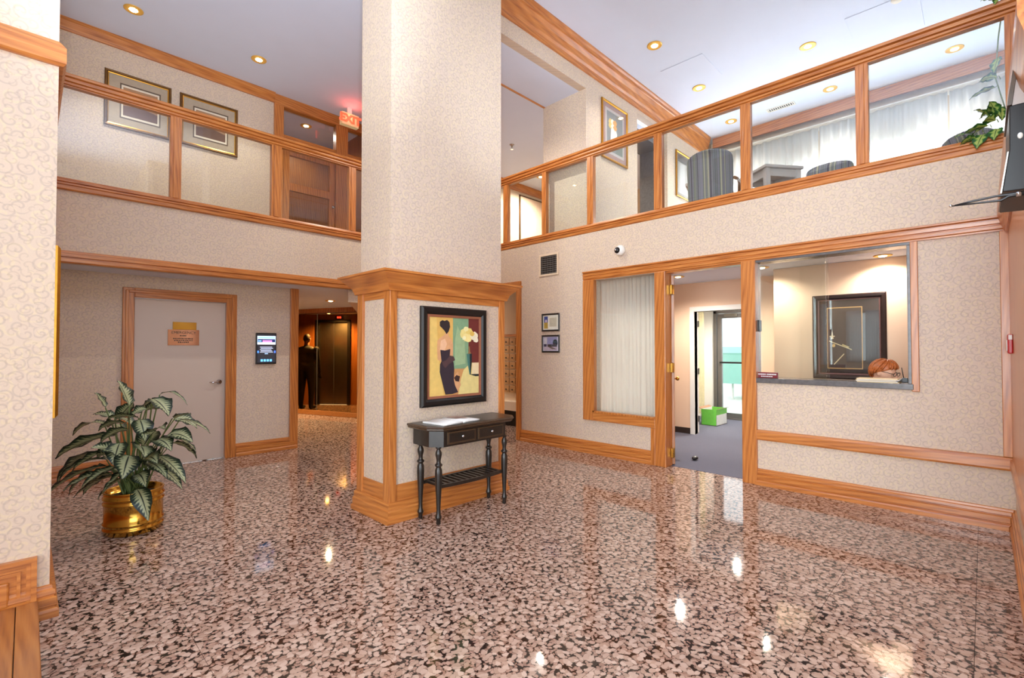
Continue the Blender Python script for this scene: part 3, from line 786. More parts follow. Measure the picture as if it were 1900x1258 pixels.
# reception hatch
w5 = sthing('window_5', 'reception hatch framed in grey stone with a sliding glass pane', 'window', (XR, 1.12, 1.06))
for n_, y0, y1, z0, z1 in (('stone_jamb', 1.745, 1.80, 1.125, 2.35), ('stone_jamb', 0.45, 0.475, 1.125, 2.35), ('stone_head', 0.45, 1.80, 2.35, 2.378)):
    m = MB(); m.box(XR - 0.014, y0, z0, XB + 0.05, y1, z1); m.build(n_, GREYST, w5, bevel=0.003)
m = MB(); m.box(XR - 0.03, 0.44, 1.075, XB + 0.16, 1.805, 1.125); m.build('stone_sill', GREYST, w5, bevel=0.004)
m = MB(); m.box(XR + 0.052, 1.10, 1.13, XR + 0.058, 1.745, 2.35); m.build('pane', GLS, w5)
m = MB(); m.box(XR + 0.065, 1.08, 1.13, XR + 0.071, 1.745, 2.35); m.build('pane', GLS, w5)
m = MB(); m.box(XR + 0.02, 1.70, 1.62, XR + 0.10, 1.745, 1.74); m.build('latch_box', BLACK, w5, bevel=0.003)
# inner vestibule doorway
d3 = sthing('door_3', 'white framed inner doorway with a white leaf folded back', 'door', (7.85, 3.0, 0))
for n_, y0, y1, z0, z1 in (('jamb', 3.445, 3.52, 0, 2.13), ('jamb', 2.53, 2.60, 0, 2.13), ('head', 2.60, 3.445, 2.05, 2.13)):
    m = MB(); m.box(7.825, y0, z0, 7.97, y1, z1); m.build(n_, WHITE, d3, bevel=0.004)
m = MB(); m.obox((7.99 + 0.38 * 0.90, 3.46 + 0.38 * 0.44, 1.03), (0.38 * 0.90, 0.38 * 0.44, 0), (-0.02 * 0.44, 0.02 * 0.90, 0), (0, 0, 1.015)); lf3 = m.build('door_leaf', WHITE, d3, bevel=0.003)
for z in (0.25, 1.05, 1.85):
    m = MB(); m.box(7.965, 3.425, z - 0.05, 7.995, 3.447, z + 0.05); m.build('hinge', STEEL, lf3)
# exterior glass door
d4 = sthing('door_4', 'grey aluminium exterior glass door at the end of the vestibule', 'door', (10.0, 3.42, 0))
ALU = plain('grey_aluminium', RGB(126, 122, 120), 0.4, 0.7, 0.05, 8)
for n_, y0, y1, z0, z1 in (('frame_side', 3.915, 3.98, 0, 2.22), ('frame_side', 2.86, 2.925, 0, 2.22), ('frame_head', 2.86, 3.98, 2.15, 2.22), ('frame_sill', 2.86, 3.98, 0, 0.03)):
    m = MB(); m.box(9.97, y0, z0, 10.12, y1, z1); m.build(n_, ALU, d4, bevel=0.004)
m = MB(); m.box(9.99, 3.82, 0.03, 10.05, 3.905, 2.14); m.box(9.99, 2.93, 0.03, 10.05, 3.02, 2.14); m.box(9.99, 3.02, 2.05, 10.05, 3.82, 2.14); m.box(9.99, 3.02, 0.03, 10.05, 3.82, 0.13)
lf4 = m.build('door_leaf', ALU, d4)
m = MB(); m.box(10.015, 3.02, 0.13, 10.022, 3.82, 2.05); m.build('pane', GLS, lf4)
m = MB(); m.box(9.95, 3.0, 1.13, 9.98, 3.85, 1.165); m.build('push_bar', BLACK, lf4, bevel=0.004)
m = MB(); m.box(9.93, 3.5, 2.08, 9.99, 3.75, 2.14); m.build('closer', STEEL, lf4, bevel=0.005)
# outside
m = MB(); m.box(10.3, -8, -0.2, 30, 16, -0.03)
struct(m.build('ground', plain('sunlit_concrete', RGB(226, 224, 216), 0.9, 0, 0.05, 2)), 'bright concrete ground outside the exterior door', 'ground')
gb = thing('waste_container', 'green waste container standing outside the exterior door', 'container', (15.0, 4.9, -0.03))
GRN = plain('faded_green_paint', RGB(150, 205, 192), 0.6, 0, 0.05, 5)
m = MB(); m.loft([[(14.2, 3.0, 0.42), (15.8, 3.0, 0.42), (15.8, 5.45, 0.42), (14.2, 5.45, 0.42)], [(14.0, 3.0, 1.30), (16.0, 3.0, 1.30), (16.0, 5.5, 1.30), (14.0, 5.5, 1.30)]], 0, False); m.build('body', GRN, gb)
m = MB(); m.loft([[(13.95, 2.95, 1.30), (16.05, 2.95, 1.30), (16.05, 5.52, 1.30), (13.95, 5.52, 1.30)], [(14.2, 2.95, 1.48), (16.05, 2.95, 1.48), (16.05, 5.52, 1.48), (14.2, 5.52, 1.48)]], 0, False); m.build('lid', GRN, gb)
for x in (14.4, 15.6):
    for y in (3.2, 5.2):
        m = MB(); m.lathe([(0.05, 0.0), (0.03, 0.02), (0.03, 0.44)], (x, y, -0.03), 10); m.build('leg', WHITE, gb)
# lounge windows behind curtains
for i, (y0, y1) in enumerate(((-1.5, 0.3), (0.3, 2.1), (2.1, 3.9))):
    e = sthing('window_%d' % (6 + i), ['lounge window behind the curtain nearest the climbing vine', 'middle lounge window behind the curtains', 'lounge window behind the curtain by the oak crown'][i], 'window', (10.16, (y0 + y1) / 2, 3.0))
    m = MB(); m.box(10.13, y0, 3.0, 10.2, y0 + 0.05, 4.72); m.box(10.13, y1 - 0.05, 3.0, 10.2, y1, 4.72); m.box(10.13, y0, 4.67, 10.2, y1, 4.72); m.box(10.13, y0, 3.0, 10.2, y1, 3.05); m.build('frame', ALU, e)
    m = MB(); m.box(10.16, y0 + 0.05, 3.05, 10.166, y1 - 0.05, 4.67); m.build('pane', GLS, e)
# upper hall door
d5 = sthing('door_5', 'plain cream door at the end of the upper hall', 'door', (8.4, 7.6, MZ))
m = MB(); m.box(7.98, 7.575, MZ, 8.85, 7.598, 4.955); m.build('door_leaf', PEACH, d5, bevel=0.003)
m = MB(); m.box(7.94, 7.585, MZ, 7.98, 7.6, 4.99); m.box(8.85, 7.585, MZ, 8.89, 7.6, 4.99); m.box(7.94, 7.585, 4.96, 8.89, 7.6, 4.99); m.build('casing', DGOLD, d5)
# elevator
el = sthing('door_6', 'brushed steel elevator doors reflected in the bronze mirror', 'elevator', (2.6, 10.76, 0))
for y0, y1 in ((10.38, 10.757), (10.763, 11.14)):
    m = MB(); m.box(2.55, y0, 0.01, 2.575, y1, 2.1); m.build('door_panel', STEEL, el, bevel=0.003)
m = MB(); m.box(2.54, 10.30, 0, 2.65, 10.38, 2.16); m.box(2.54, 11.14, 0, 2.65, 11.22, 2.16); m.box(2.54, 10.38, 2.1, 2.65, 11.14, 2.16); m.build('door_frame', BLACK, el, bevel=0.004)
m = MB(); m.box(2.62, 10.5, 2.18, 2.64, 10.7, 2.26); ind = m.build('indicator', BLACK, el)
m = MB(); m.box(2.64, 10.55, 2.2, 2.643, 10.59, 2.245); m.box(2.64, 10.61, 2.2, 2.643, 10.65, 2.245); m.build('red_digits', emit('red_digit', (1, 0.06, 0.05, 1), 6), ind)
# bronze mirror panels
mr = thing('wall_mirror', 'bronze tinted mirror panels reflecting a man and the elevator', 'mirror', tuple(Mb + Vector((0, 0, 0.1))))
for s0, s1 in ((-0.8, 1.134), (1.142, 2.6), (2.608, 3.5)):
    c_ = Mb + Md * ((s0 + s1) / 2) + Mn * 0.008 + Vector((0, 0, 1.14))
    m = MB(); m.obox(c_, Md * ((s1 - s0) / 2), Mn * 0.004, (0, 0, 1.04)); m.build('mirror_panel', MIRROR, mr)
m = MB(); m.obox(Mb + Md * 1.138 + Mn * 0.012 + Vector((0, 0, 1.14)), Md * 0.007, Mn * 0.004, (0, 0, 1.04)); m.build('joint_strip', STEEL, mr)

# ================================================================== LIGHT FIXTURES
def downlight(x, y, z, label, power, r=0.085, color=(1.0, 0.93, 0.84), group=None, size=2.7, blend=0.7):
    e = thing('downlight', label, 'light', (x, y, z), group)
    m = MB(); m.lathe([(r, 0.0), (r + 0.018, 0.0), (r + 0.018, -0.006), (r + 0.008, -0.012), (r, -0.008)], (x, y, z), 28); m.build('trim_ring', GOLDP, e)
    m = MB(); m.lathe([(r, -0.007), (r * 0.8, -0.004), (r * 0.55, -0.0025), (0.001, -0.002)], (x, y, z), 28, cap=False); m.build('reflector', GOLDP, e)
    m = MB(); m.ell((x, y, z - 0.008), r * 0.55, r * 0.55, 0.012, 16, 6); m.build('bulb', BULB, e)
    l = bpy.data.lights.new('downlight_lamp', 'SPOT'); l.energy = power; l.color = color; l.spot_size = size; l.spot_blend = blend; l.shadow_soft_size = 0.035
    o = bpy.data.objects.new('downlight_lamp', l); COL.objects.link(o); o.parent = e; o.location = (0, 0, -0.04)
    return e
LP = 90
downlight(6.22, 3.28, H, 'brass downlight in the lounge ceiling closest to the pillar and oak crown', LP, size=2.0, blend=0.9)
downlight(7.76, 3.30, H, 'brass downlight beside the square ceiling hatch near the oak crown', LP, size=2.0, blend=0.9)
downlight(7.77, 1.73, H, 'brass downlight in the open ceiling between the two ceiling hatches', LP, size=2.0, blend=0.9)
downlight(9.32, 0.24, H, 'brass downlight seen through the last wide pane near the climbing vine', LP, size=2.0, blend=0.9)
downlight(9.32, 1.76, H, 'brass downlight seen through glass above the ceiling grille end', LP, size=2.0, blend=0.9)
downlight(9.34, 3.36, H, 'brass downlight in the ceiling corner where crown meets valance', LP, size=2.0, blend=0.9)
downlight(0.90, 7.65, H, 'glowing downlight above the mezzanine print closest to the near wall', LP, size=2.0, blend=0.9)
downlight(2.38, 7.65, H, 'glowing downlight over the mezzanine between the prints and the pillar', LP, size=2.0, blend=0.9)
downlight(3.75, 9.3, H, 'downlight in the ceiling behind the mezzanine glass door', 45)
downlight(3.85, 8.40, 2.3, 'bright downlight in the low ceiling of the elevator lobby', 80, 0.07, (1.0, 0.74, 0.42))
downlight(3.09, 10.66, 2.3, 'downlight before the elevator doors, reflected in the bronze mirror', 380, 0.07, (1.0, 0.76, 0.42))
downlight(4.3, 7.2, 2.3, 'added unseen fill downlight in the low ceiling behind the pillar', 40, 0.07)  # lamp added out of view to light the lower hall
downlight(5.8, 7.7, 2.3, 'added unseen fill downlight in the ceiling near the mailboxes', 60, 0.07)  # added lamp, kept out of sight, brightens the mail hall
downlight(6.95, 3.3, 2.53, 'downlight in the office ceiling seen through the doorway', 95, 0.075)
downlight(6.95, 2.12, 2.53, 'downlight at the corner of the office wall above the hatch', 42, 0.075)
downlight(7.05, 0.83, 2.53, 'downlight washing the peach wall above the receptionist', 40, 0.075)
downlight(9.0, 3.2, 2.53, 'downlight in the vestibule ceiling before the exterior door', 170, 0.075)
downlight(4.0, 4.95, 5.21, 'added fill downlight in the dropped hall ceiling hidden by the pillar', 150, 0.075)  # extra lamp added behind the pillar to lift the upper hall
downlight(7.6, 5.6, 5.21, 'added unseen fill downlight in the hall ceiling behind the bulkhead wall', 160, 0.075)  # another added lamp, concealed by the bulkhead, fills the hall
downlight(7.89, 6.89, 5.21, 'glowing downlight in the upper hall by the cream door', 230, 0.075)

# ceiling hatches, grille, detector, sprinkler
m = MB(); m.box(6.875, 2.87, H - 0.008, 7.62, 3.53, H - 0.0005); tag(m.build('ceiling_hatch', CEIL, bevel=0.004), 'square white ceiling hatch near the deep oak crown', 'hatch')
m = MB(); m.box(7.46, 0.5, H - 0.008, 8.35, 1.24, H - 0.0005); tag(m.build('ceiling_hatch', CEIL, bevel=0.004), 'square white ceiling hatch above the widest glass panes', 'hatch')
e = thing('ceiling_grille', 'white ceiling air grille above the lounge chairs', 'vent', (9.4, 2.53, H))
m = MB(); m.box(9.33, 2.30, H - 0.012, 9.35, 2.75, H); m.box(9.45, 2.30, H - 0.012, 9.47, 2.75, H); m.box(9.35, 2.30, H - 0.012, 9.45, 2.32, H); m.box(9.35, 2.73, H - 0.012, 9.45, 2.75, H); m.build('frame', WHITE, e)
m = MB(); m.box(9.35, 2.32, H - 0.002, 9.45, 2.73, H - 0.001); m.build('backing', BLACK, e)
for k in range(12):
    m = MB(); y = 2.335 + k * 0.034; m.box(9.35, y, H - 0.011, 9.45, y + 0.012, H - 0.003); m.build('slat', WHITE, e)
m = MB(); m.lathe([(0.001, -0.045), (0.045, -0.045), (0.06, -0.03), (0.062, 0.0)], (7.45, 0.70, H - 0.009), 20); tag(m.build('smoke_detector', WHITE), 'round white smoke detector on the ceiling hatch', 'detector')
e = thing('sprinkler_head', 'chrome sprinkler head in the dropped hall ceiling', 'sprinkler', (6.26, 6.17, 5.21))
m = MB(); m.lathe([(0.045, 0), (0.045, -0.008), (0.02, -0.02), (0.012, -0.05)], (6.26, 6.17, 5.21), 14); m.build('base', CHROME, e)
m = MB(); m.lathe([(0.006, -0.05), (0.006, -0.085), (0.03, -0.088), (0.03, -0.092)], (6.26, 6.17, 5.21), 14); m.build('deflector', CHROME, e)

# exit sign
REDE = emit('exit_red', (1.0, 0.05, 0.02, 1), 2.2)
e = thing('exit_sign', 'glowing red exit sign hung from the mezzanine ceiling', 'sign', (4.02, 8.05, 5.5))
m = MB(); m.box(3.86, 8.02, 5.42, 4.18, 8.12, 5.64); m.build('housing', plain('cream_plastic', RGB(236, 214, 160), 0.5, 0, 0.03, 10, 0.12), e, bevel=0.006)
m = MB(); m.box(3.98, 8.05, 5.64, 4.06, 8.09, H); m.build('canopy_stem', WHITE, e)
m = MB(); text_into(m, 'EXIT', 0.19, (4.02, 8.017, 5.53), (1, 0, 0), (0, 0, 1), bold=0.012); text_into(m, 'EXIT', 0.05, (3.857, 8.07, 5.53), (0, -1, 0), (0, 0, 1)); m.build('letters', REDE, e, flip=False)
l = bpy.data.lights.new('exit_glow', 'POINT'); l.energy = 2.0; l.color = (1, 0.12, 0.08); l.shadow_soft_size = 0.08
o = bpy.data.objects.new('exit_glow', l); COL.objects.link(o); o.parent = e; o.location = (0, -0.1, 0.08)

# ================================================================== FRAMED PICTURES
_pc = {}
def paint(r, g_, b_, rough=0.55):
    k = (r, g_, b_, rough)
    if k not in _pc: _pc[k] = plain('paint_%d_%d_%d' % (r, g_, b_), RGB(r, g_, b_), rough, 0, 0.09, 22)
    return _pc[k]
def framed(name, label, cat, O, U, N, w, h, fw, fd, fmat, arts, lip=None, glazed=True, glassmat=None):
    """O = lower corner on the wall, U along the width, N out of the wall; arts = [(material, [(u, v)...])] in 0..1 of the opening"""
    O, U, N, Z = Vector(O), Vector(U), Vector(N), Vector((0, 0, 1))
    e = thing(name, label, cat, tuple(O + U * (w / 2)))
    P = lambda u, v, d: O + U * u + Z * v + N * d
    m = MB(); pr = [(0, 0.002), (0, fd * 0.7), (fw * 0.25, fd), (fw * 0.7, fd * 0.9), (fw, fd * 0.5), (fw, 0.002)]
    rings = []
    for i, d in pr: rings.append([P(i, i, d), P(w - i, i, d), P(w - i, h - i, d), P(i, h - i, d)])
    rings.append(rings[0])
    m.loft(rings, 0, False, cap=False); m.build('frame', fmat, e)
    f2 = fw
    if lip:
        m = MB(); rings = []
        for i, d in ((fw, fd * 0.3), (fw, fd * 0.62), (fw + lip[1], fd * 0.5), (fw + lip[1], fd * 0.3)):
            rings.append([P(i, i, d), P(w - i, i, d), P(w - i, h - i, d), P(i, h - i, d)])
        rings.append(rings[0]); m.loft(rings, 0, False, cap=False); m.build('fillet', lip[0], e); f2 = fw + lip[1]
    m = MB(); mats = []; d = fd * 0.3
    for mt, pts in arts:
        if mt not in mats: mats.append(mt)
        m.poly([P(f2 + u * (w - 2 * f2), f2 + v * (h - 2 * f2), d) for u, v in pts], mats.index(mt)); d += 0.00025
    m.build('print', mats, e, flip=False)
    if glazed:
        m = MB(); q = fd * 0.55; m.poly([P(fw, fw, q), P(w - fw, fw, q), P(w - fw, h - fw, q), P(fw, h - fw, q)]); m.build('pane', glassmat or GLSR, e)
    return e
FULL = [(0, 0), (1, 0), (1, 1), (0, 1)]
def rect(a, b, c, d): return [(a, b), (c, b), (c, d), (a, d)]
def blob(cx, cy, rx, ry, n=14, j=0.0, seed=1):
    R = random.Random(seed)
    return [(cx + rx * (1 + R.uniform(-j, j)) * math.cos(2 * PI * k / n), cy + ry * (1 + R.uniform(-j, j)) * math.sin(2 * PI * k / n)) for k in range(n)]

# painting on the pillar
YEL, SKN, DRS, HAIR_ = paint(226, 180, 96), paint(222, 166, 118), paint(52, 42, 52), paint(46, 38, 42)
arts = [(YEL, FULL), (paint(232, 196, 112), [(0, 0), (0.28, 0), (0.18, 0.5), (0.14, 1), (0, 1)]),
        (paint(132, 166, 128), rect(0.46, 0.335, 0.78, 1)), (paint(160, 186, 140), [(0.5, 0.38), (0.72, 0.4), (0.7, 0.7), (0.55, 0.9), (0.5, 0.7)]),
        (paint(112, 44, 40), rect(0.78, 0.41, 1, 1)), (paint(206, 150, 92), [(0.46, 0.335), (0.74, 0.335), (0.6, 0.0), (0.46, 0.0)]),
        (paint(232, 212, 140), [(0.57, 0.0), (0.62, 0.2), (0.68, 0.32), (0.78, 0.38), (0.86, 0.41), (1, 0.41), (1, 0.0)]),
        (paint(238, 216, 170), rect(0.86, 0.25, 1, 0.41)), (paint(34, 44, 42), [(0.80, 0.255), (1, 0.255), (1, 0.225), (0.93, 0.225)]),
        # figure seen from behind
        (SKN, [(0.16, 0.46), (0.15, 0.60), (0.155, 0.70), (0.22, 0.745), (0.28, 0.77), (0.30, 0.80), (0.36, 0.80), (0.37, 0.765), (0.43, 0.72), (0.46, 0.66), (0.46, 0.52), (0.40, 0.44), (0.22, 0.44)]),
        (paint(238, 190, 150), [(0.20, 0.58), (0.22, 0.70), (0.30, 0.73), (0.34, 0.66), (0.30, 0.58)]),
        (HAIR_, [(0.20, 0.89), (0.20, 0.94), (0.25, 0.965), (0.29, 0.955), (0.34, 0.97), (0.39, 0.94), (0.40, 0.88), (0.37, 0.82), (0.33, 0.785), (0.29, 0.83), (0.24, 0.865)]),
        (SKN, [(0.55, 0.03), (0.48, 0.17), (0.50, 0.26), (0.56, 0.30), (0.62, 0.12)]),
        (DRS, [(0.21, 0.585), (0.30, 0.575), (0.405, 0.595), (0.395, 0.50), (0.47, 0.42), (0.485, 0.33), (0.475, 0.20), (0.50, 0.12), (0.565, 0.03), (0.44, 0.01), (0.31, 0.01), (0.26, 0.14), (0.20, 0.30), (0.205, 0.40), (0.235, 0.44), (0.22, 0.52)]),
        (paint(84, 60, 62), [(0.24, 0.43), (0.32, 0.45), (0.40, 0.51), (0.47, 0.50), (0.50, 0.45), (0.45, 0.43), (0.38, 0.40), (0.31, 0.35), (0.27, 0.38)]),
        (paint(64, 40, 36), [(0.48, 0.22), (0.53, 0.255), (0.60, 0.235), (0.58, 0.165), (0.51, 0.175)]),
        (paint(72, 122, 112), [(0.735, 0.53), (0.85, 0.53), (0.845, 0.40), (0.825, 0.25), (0.80, 0.25), (0.765, 0.38)]),
        (paint(28, 38, 42), [(0.80, 0.53), (0.85, 0.53), (0.845, 0.40), (0.825, 0.25), (0.812, 0.25)]), (paint(150, 110, 70), [(0.76, 0.53), (0.835, 0.53), (0.81, 0.56), (0.80, 0.63), (0.775, 0.63), (0.78, 0.56)])]
for i, (cx, cy, r_, c_) in enumerate(((0.70, 0.80, 0.10, (240, 222, 140)), (0.76, 0.75, 0.10, (246, 226, 150)), (0.79, 0.83, 0.07, (236, 210, 120)), (0.90, 0.77, 0.085, (244, 232, 196)), (0.93, 0.72, 0.055, (250, 236, 206)), (0.72, 0.86, 0.05, (250, 236, 170)), (0.85, 0.80, 0.05, (230, 190, 90)), (0.68, 0.74, 0.04, (252, 240, 190)))):
    arts.append((paint(*c_), blob(cx, cy, r_, r_ * 0.66, 13, 0.16, i)))
framed('painting', 'black framed painting of a woman in a dark gown on the pillar', 'painting', (2.41, 3.508, 0.92), (1, 0, 0), (0, -1, 0), 0.765, 0.89, 0.068, 0.04, BLACK, arts, lip=(paint(150, 92, 66), 0.022), glazed=False)
# notices on the right wall
N1 = [(paint(238, 236, 222), FULL), (paint(60, 78, 150), rect(0.06, 0.50, 0.32, 0.92)), (paint(180, 150, 60), rect(0.06, 0.08, 0.32, 0.50)), (paint(206, 190, 210), blob(0.2, 0.6, 0.07, 0.1)), (paint(214, 206, 180), rect(0.42, 0.2, 0.9, 0.82))] + [(paint(170, 164, 150), rect(0.45, 0.25 + k * 0.08, 0.85, 0.265 + k * 0.08)) for k in range(7)]
framed('notice', 'small black framed certificate hanging above the other notice', 'notice', (XR - 0.002, 4.74, 1.69), (0, -1, 0), (-1, 0, 0), 0.34, 0.265, 0.024, 0.016, BLACK, N1)
N2 = [(paint(214, 212, 226), FULL), (paint(150, 150, 190), rect(0.04, 0.35, 0.92, 0.97)), (paint(190, 176, 190), rect(0.04, 0.03, 0.92, 0.35)), (paint(206, 206, 214), rect(0.06, 0.3, 0.27, 0.95)), (paint(40, 46, 46), blob(0.8, 0.55, 0.16, 0.26)), (paint(52, 44, 44), rect(0.3, 0.3, 0.92, 0.46)), (paint(44, 50, 80), rect(0.05, 0.3, 0.24, 0.48)), (paint(120, 100, 90), [(0.3, 0.3), (0.55, 0.3), (0.9, 0.12), (0.6, 0.12)])]
framed('notice', 'small black framed building photo hanging below the certificate', 'notice', (XR - 0.002, 4.74, 1.375), (0, -1, 0), (-1, 0, 0), 0.34, 0.26, 0.024, 0.016, BLACK, N2)
# mezzanine prints (wide wallpaper-toned mat, inner frame)
MATT = paint(184, 166, 142)
def inner(a, b, c, d, cols):
    fr = [(paint(96, 74, 50), rect(a, b, c, d)), (paint(238, 226, 204), rect(a + 0.025, b + 0.03, c - 0.025, d - 0.03))]
    x0, y0, x1, y1 = a + 0.055, b + 0.07, c - 0.055, d - 0.07
    fr.append((paint(*cols[0]), rect(x0, y0, x1, y1)))
    fr.append((paint(*cols[1]), [(x0, y0), (x1, y0), (x1, y0 + (y1 - y0) * 0.3), (x0 + (x1 - x0) * 0.5, y0 + (y1 - y0) * 0.42), (x0, y0 + (y1 - y0) * 0.34)]))
    for k in range(5):
        cx = x0 + (x1 - x0) * (0.15 + 0.16 * k); fr.append((paint(*cols[2]), blob(cx, y0 + (y1 - y0) * (0.6 + 0.06 * (k % 2)), 0.035, 0.09, 9, 0.2, k)))
    return fr
C1 = ((172, 128, 88), (104, 66, 44), (66, 48, 38))
framed('framed_print', 'gilt framed print with wide mat on the mezzanine wall, closest to the near wall', 'picture', (0.70, 8.513, 4.50), (1, 0, 0), (0, -1, 0), 0.755, 0.775, 0.035, 0.03, DGOLD, [(MATT, FULL)] + inner(0.18, 0.14, 0.88, 0.86, C1), lip=(GOLD, 0.012))
framed('framed_print', 'gilt framed print with wide mat on the mezzanine wall, closest to the oak partition', 'picture', (1.56, 8.513, 4.50), (1, 0, 0), (0, -1, 0), 0.78, 0.765, 0.035, 0.03, DGOLD, [(MATT, FULL)] + inner(0.18, 0.14, 0.87, 0.86, C1), lip=(GOLD, 0.012))
# lounge pictures
FL = [(paint(168, 136, 128), FULL), (paint(190, 180, 176), rect(0.1, 0.08, 0.9, 0.92)), (paint(132, 134, 132), rect(0.16, 0.13, 0.84, 0.87)), (paint(120, 128, 116), rect(0.55, 0.13, 0.84, 0.5)), (paint(226, 226, 216), [(0.3, 0.25), (0.5, 0.2), (0.6, 0.5), (0.5, 0.66), (0.34, 0.6)])]
for k in range(6): FL.append((paint(*[(226, 190, 110), (236, 226, 206), (214, 160, 90)][k % 3]), blob(0.32 + 0.09 * (k % 3), 0.62 + 0.07 * (k // 3), 0.08, 0.06, 9, 0.2, k)))
framed('flower_picture', 'gilt framed flower picture with pink mat on the bulkhead wall', 'picture', (6.03, YB - 0.002, 4.325), (1, 0, 0), (0, -1, 0), 0.725, 0.90, 0.035, 0.03, GOLD, FL)
framed('glazed_picture', 'gilt framed glass picture with painted curtain reflection beside the striped chair', 'picture', (8.47, YB - 0.002, 4.29), (1, 0, 0), (0, -1, 0), 0.76, 0.87, 0.035, 0.03, GOLD, [(paint(150, 140, 130), FULL), (paint(190, 188, 184), rect(0.08, 0.06, 0.92, 0.8)), (paint(110, 108, 110), rect(0.08, 0.8, 0.92, 0.96)), (paint(214, 214, 212), rect(0.2, 0.06, 0.5, 0.78))], glassmat=glass('picture_glass_strong', (1, 1, 1, 1), 1.6))  # pale panels put the curtain reflection into the print colours
# office picture with dark mat
OP = [(paint(62, 50, 48, 0.2), FULL), (paint(222, 176, 104), rect(0.135, 0.06, 0.735, 0.905)), (paint(84, 72, 66, 0.2), rect(0.15, 0.072, 0.72, 0.893)),
      (paint(226, 210, 160), [(0.17, 0.45), (0.55, 0.33), (0.56, 0.315), (0.17, 0.435)]), (paint(226, 210, 160), [(0.24, 0.12), (0.42, 0.27), (0.43, 0.26), (0.26, 0.115)]),
      (paint(232, 214, 170), [(0.20, 0.47), (0.225, 0.6), (0.25, 0.47)]), (paint(232, 214, 170), [(0.18, 0.5), (0.27, 0.5), (0.27, 0.515), (0.18, 0.515)]), (paint(226, 190, 120), blob(0.25, 0.38, 0.03, 0.025, 8, 0.2, 3)), (paint(208, 190, 130), [(0.40, 0.4), (0.52, 0.36), (0.5, 0.345), (0.39, 0.385)]),
      (paint(46, 38, 36), rect(0.0, 0.0, 0.12, 0.2))]
framed('office_picture', 'large dark glossy framed picture on the peach office wall', 'picture', (7.248, 1.592, 1.05), (0, -1, 0), (-1, 0, 0), 0.77, 1.07, 0.06, 0.04, plain('dark_walnut_gloss', RGB(50, 36, 34), 0.2, 0, 0.1, 12), OP, lip=(paint(120, 84, 80, 0.3), 0.014), glassmat=glass('office_picture_glass', (1, 1, 1, 1), 4.0))
# gold frame on the near wall's side
framed('gilt_mirror_frame', 'gilt frame seen edge-on behind the near wall end', 'picture', (0.106, 4.55, 0.96), (0, 1, 0), (1, 0, 0), 0.9, 1.19, 0.07, 0.055, GOLD, [(paint(150, 130, 110), FULL), (paint(110, 120, 96), rect(0.2, 0.2, 0.8, 0.8))])

# kiosk display
e = thing('display_screen', 'upright black display screen lit blue beside the emergency door', 'screen', (2.335, 7.1, 1.22))
m = MB(); m.box(2.205, 7.075, 1.22, 2.467, 7.109, 1.65); m.build('bezel', BLACK, e, bevel=0.005)
m = MB(); mats = []; d = 7.0745
def em(r, g_, b_, s=1.1): return emit('screen_%d_%d_%d' % (r, g_, b_), RGB(r, g_, b_), s)
def q(mt, a, b, c, dd):
    global d
    mats.append(mt); x0, x1, z0, z1 = 2.218, 2.454, 1.24, 1.632
    P = lambda u, v: (x0 + u * (x1 - x0), d, z0 + v * (z1 - z0))
    m.poly([P(a, b), P(c, b), P(c, dd), P(a, dd)], len(mats) - 1); d -= 0.0002
q(em(46, 46, 54, 0.5), 0, 0, 1, 1); q(em(196, 226, 246), 0, 0.64, 1, 0.94); q(em(120, 190, 220), 0.05, 0.86, 0.95, 0.90); q(em(30, 40, 90), 0.02, 0.72, 0.98, 0.83); q(em(210, 130, 190), 0.28, 0.72, 0.8, 0.79)
q(em(120, 170, 230), 0.05, 0.74, 0.22, 0.79); q(em(238, 238, 246), 0.02, 0.64, 0.98, 0.68)
for k in range(5): q(em(190, 200, 226, 0.9), 0.14 + 0.04 * (k % 2), 0.36 + k * 0.045, 0.86 - 0.05 * (k % 3), 0.38 + k * 0.045)
q(em(70, 130, 240, 1.4), 0, 0.34, 0.08, 0.42); q(em(70, 110, 240, 1.4), 0.92, 0.34, 1, 0.42); q(em(150, 180, 230), 0.40, 0.30, 0.58, 0.33)
for k in range(4): q(em(100, 180, 246, 1.3), 0.18 + 0.165 * k, 0.04, 0.30 + 0.165 * k, 0.12)
m.build('screen_image', mats, e, flip=False)

# wall vent
e = thing('wall_vent', 'square cream wall vent with dark louvres above the notices', 'vent', (XR, 4.6, 2.52))
m = MB()
for y0, y1, z0, z1 in ((4.415, 4.795, 2.52, 2.55), (4.415, 4.795, 2.82, 2.85), (4.415, 4.45, 2.55, 2.82), (4.76, 4.795, 2.55, 2.82)): m.box(XR - 0.012, y0, z0, XR - 0.0005, y1, z1)
m.build('frame', CREAMW, e, bevel=0.003)
m = MB(); m.box(XR - 0.003, 4.45, 2.55, XR - 0.0015, 4.76, 2.82); m.build('backing', BLACK, e)
SLT = plain('grey_louvre', RGB(110, 108, 106), 0.4, 0.4, 0.05, 10)
for k in range(9):
    m = MB(); z = 2.558 + k * 0.03; m.box(XR - 0.011, 4.45, z, XR - 0.004, 4.76, z + 0.011); m.build('louvre', SLT, e)
for k in range(6):
    m = MB(); y = 4.475 + k * 0.05; m.box(XR - 0.006, y, 2.55, XR - 0.0035, y + 0.006, 2.82); m.build('bar', SLT, e)
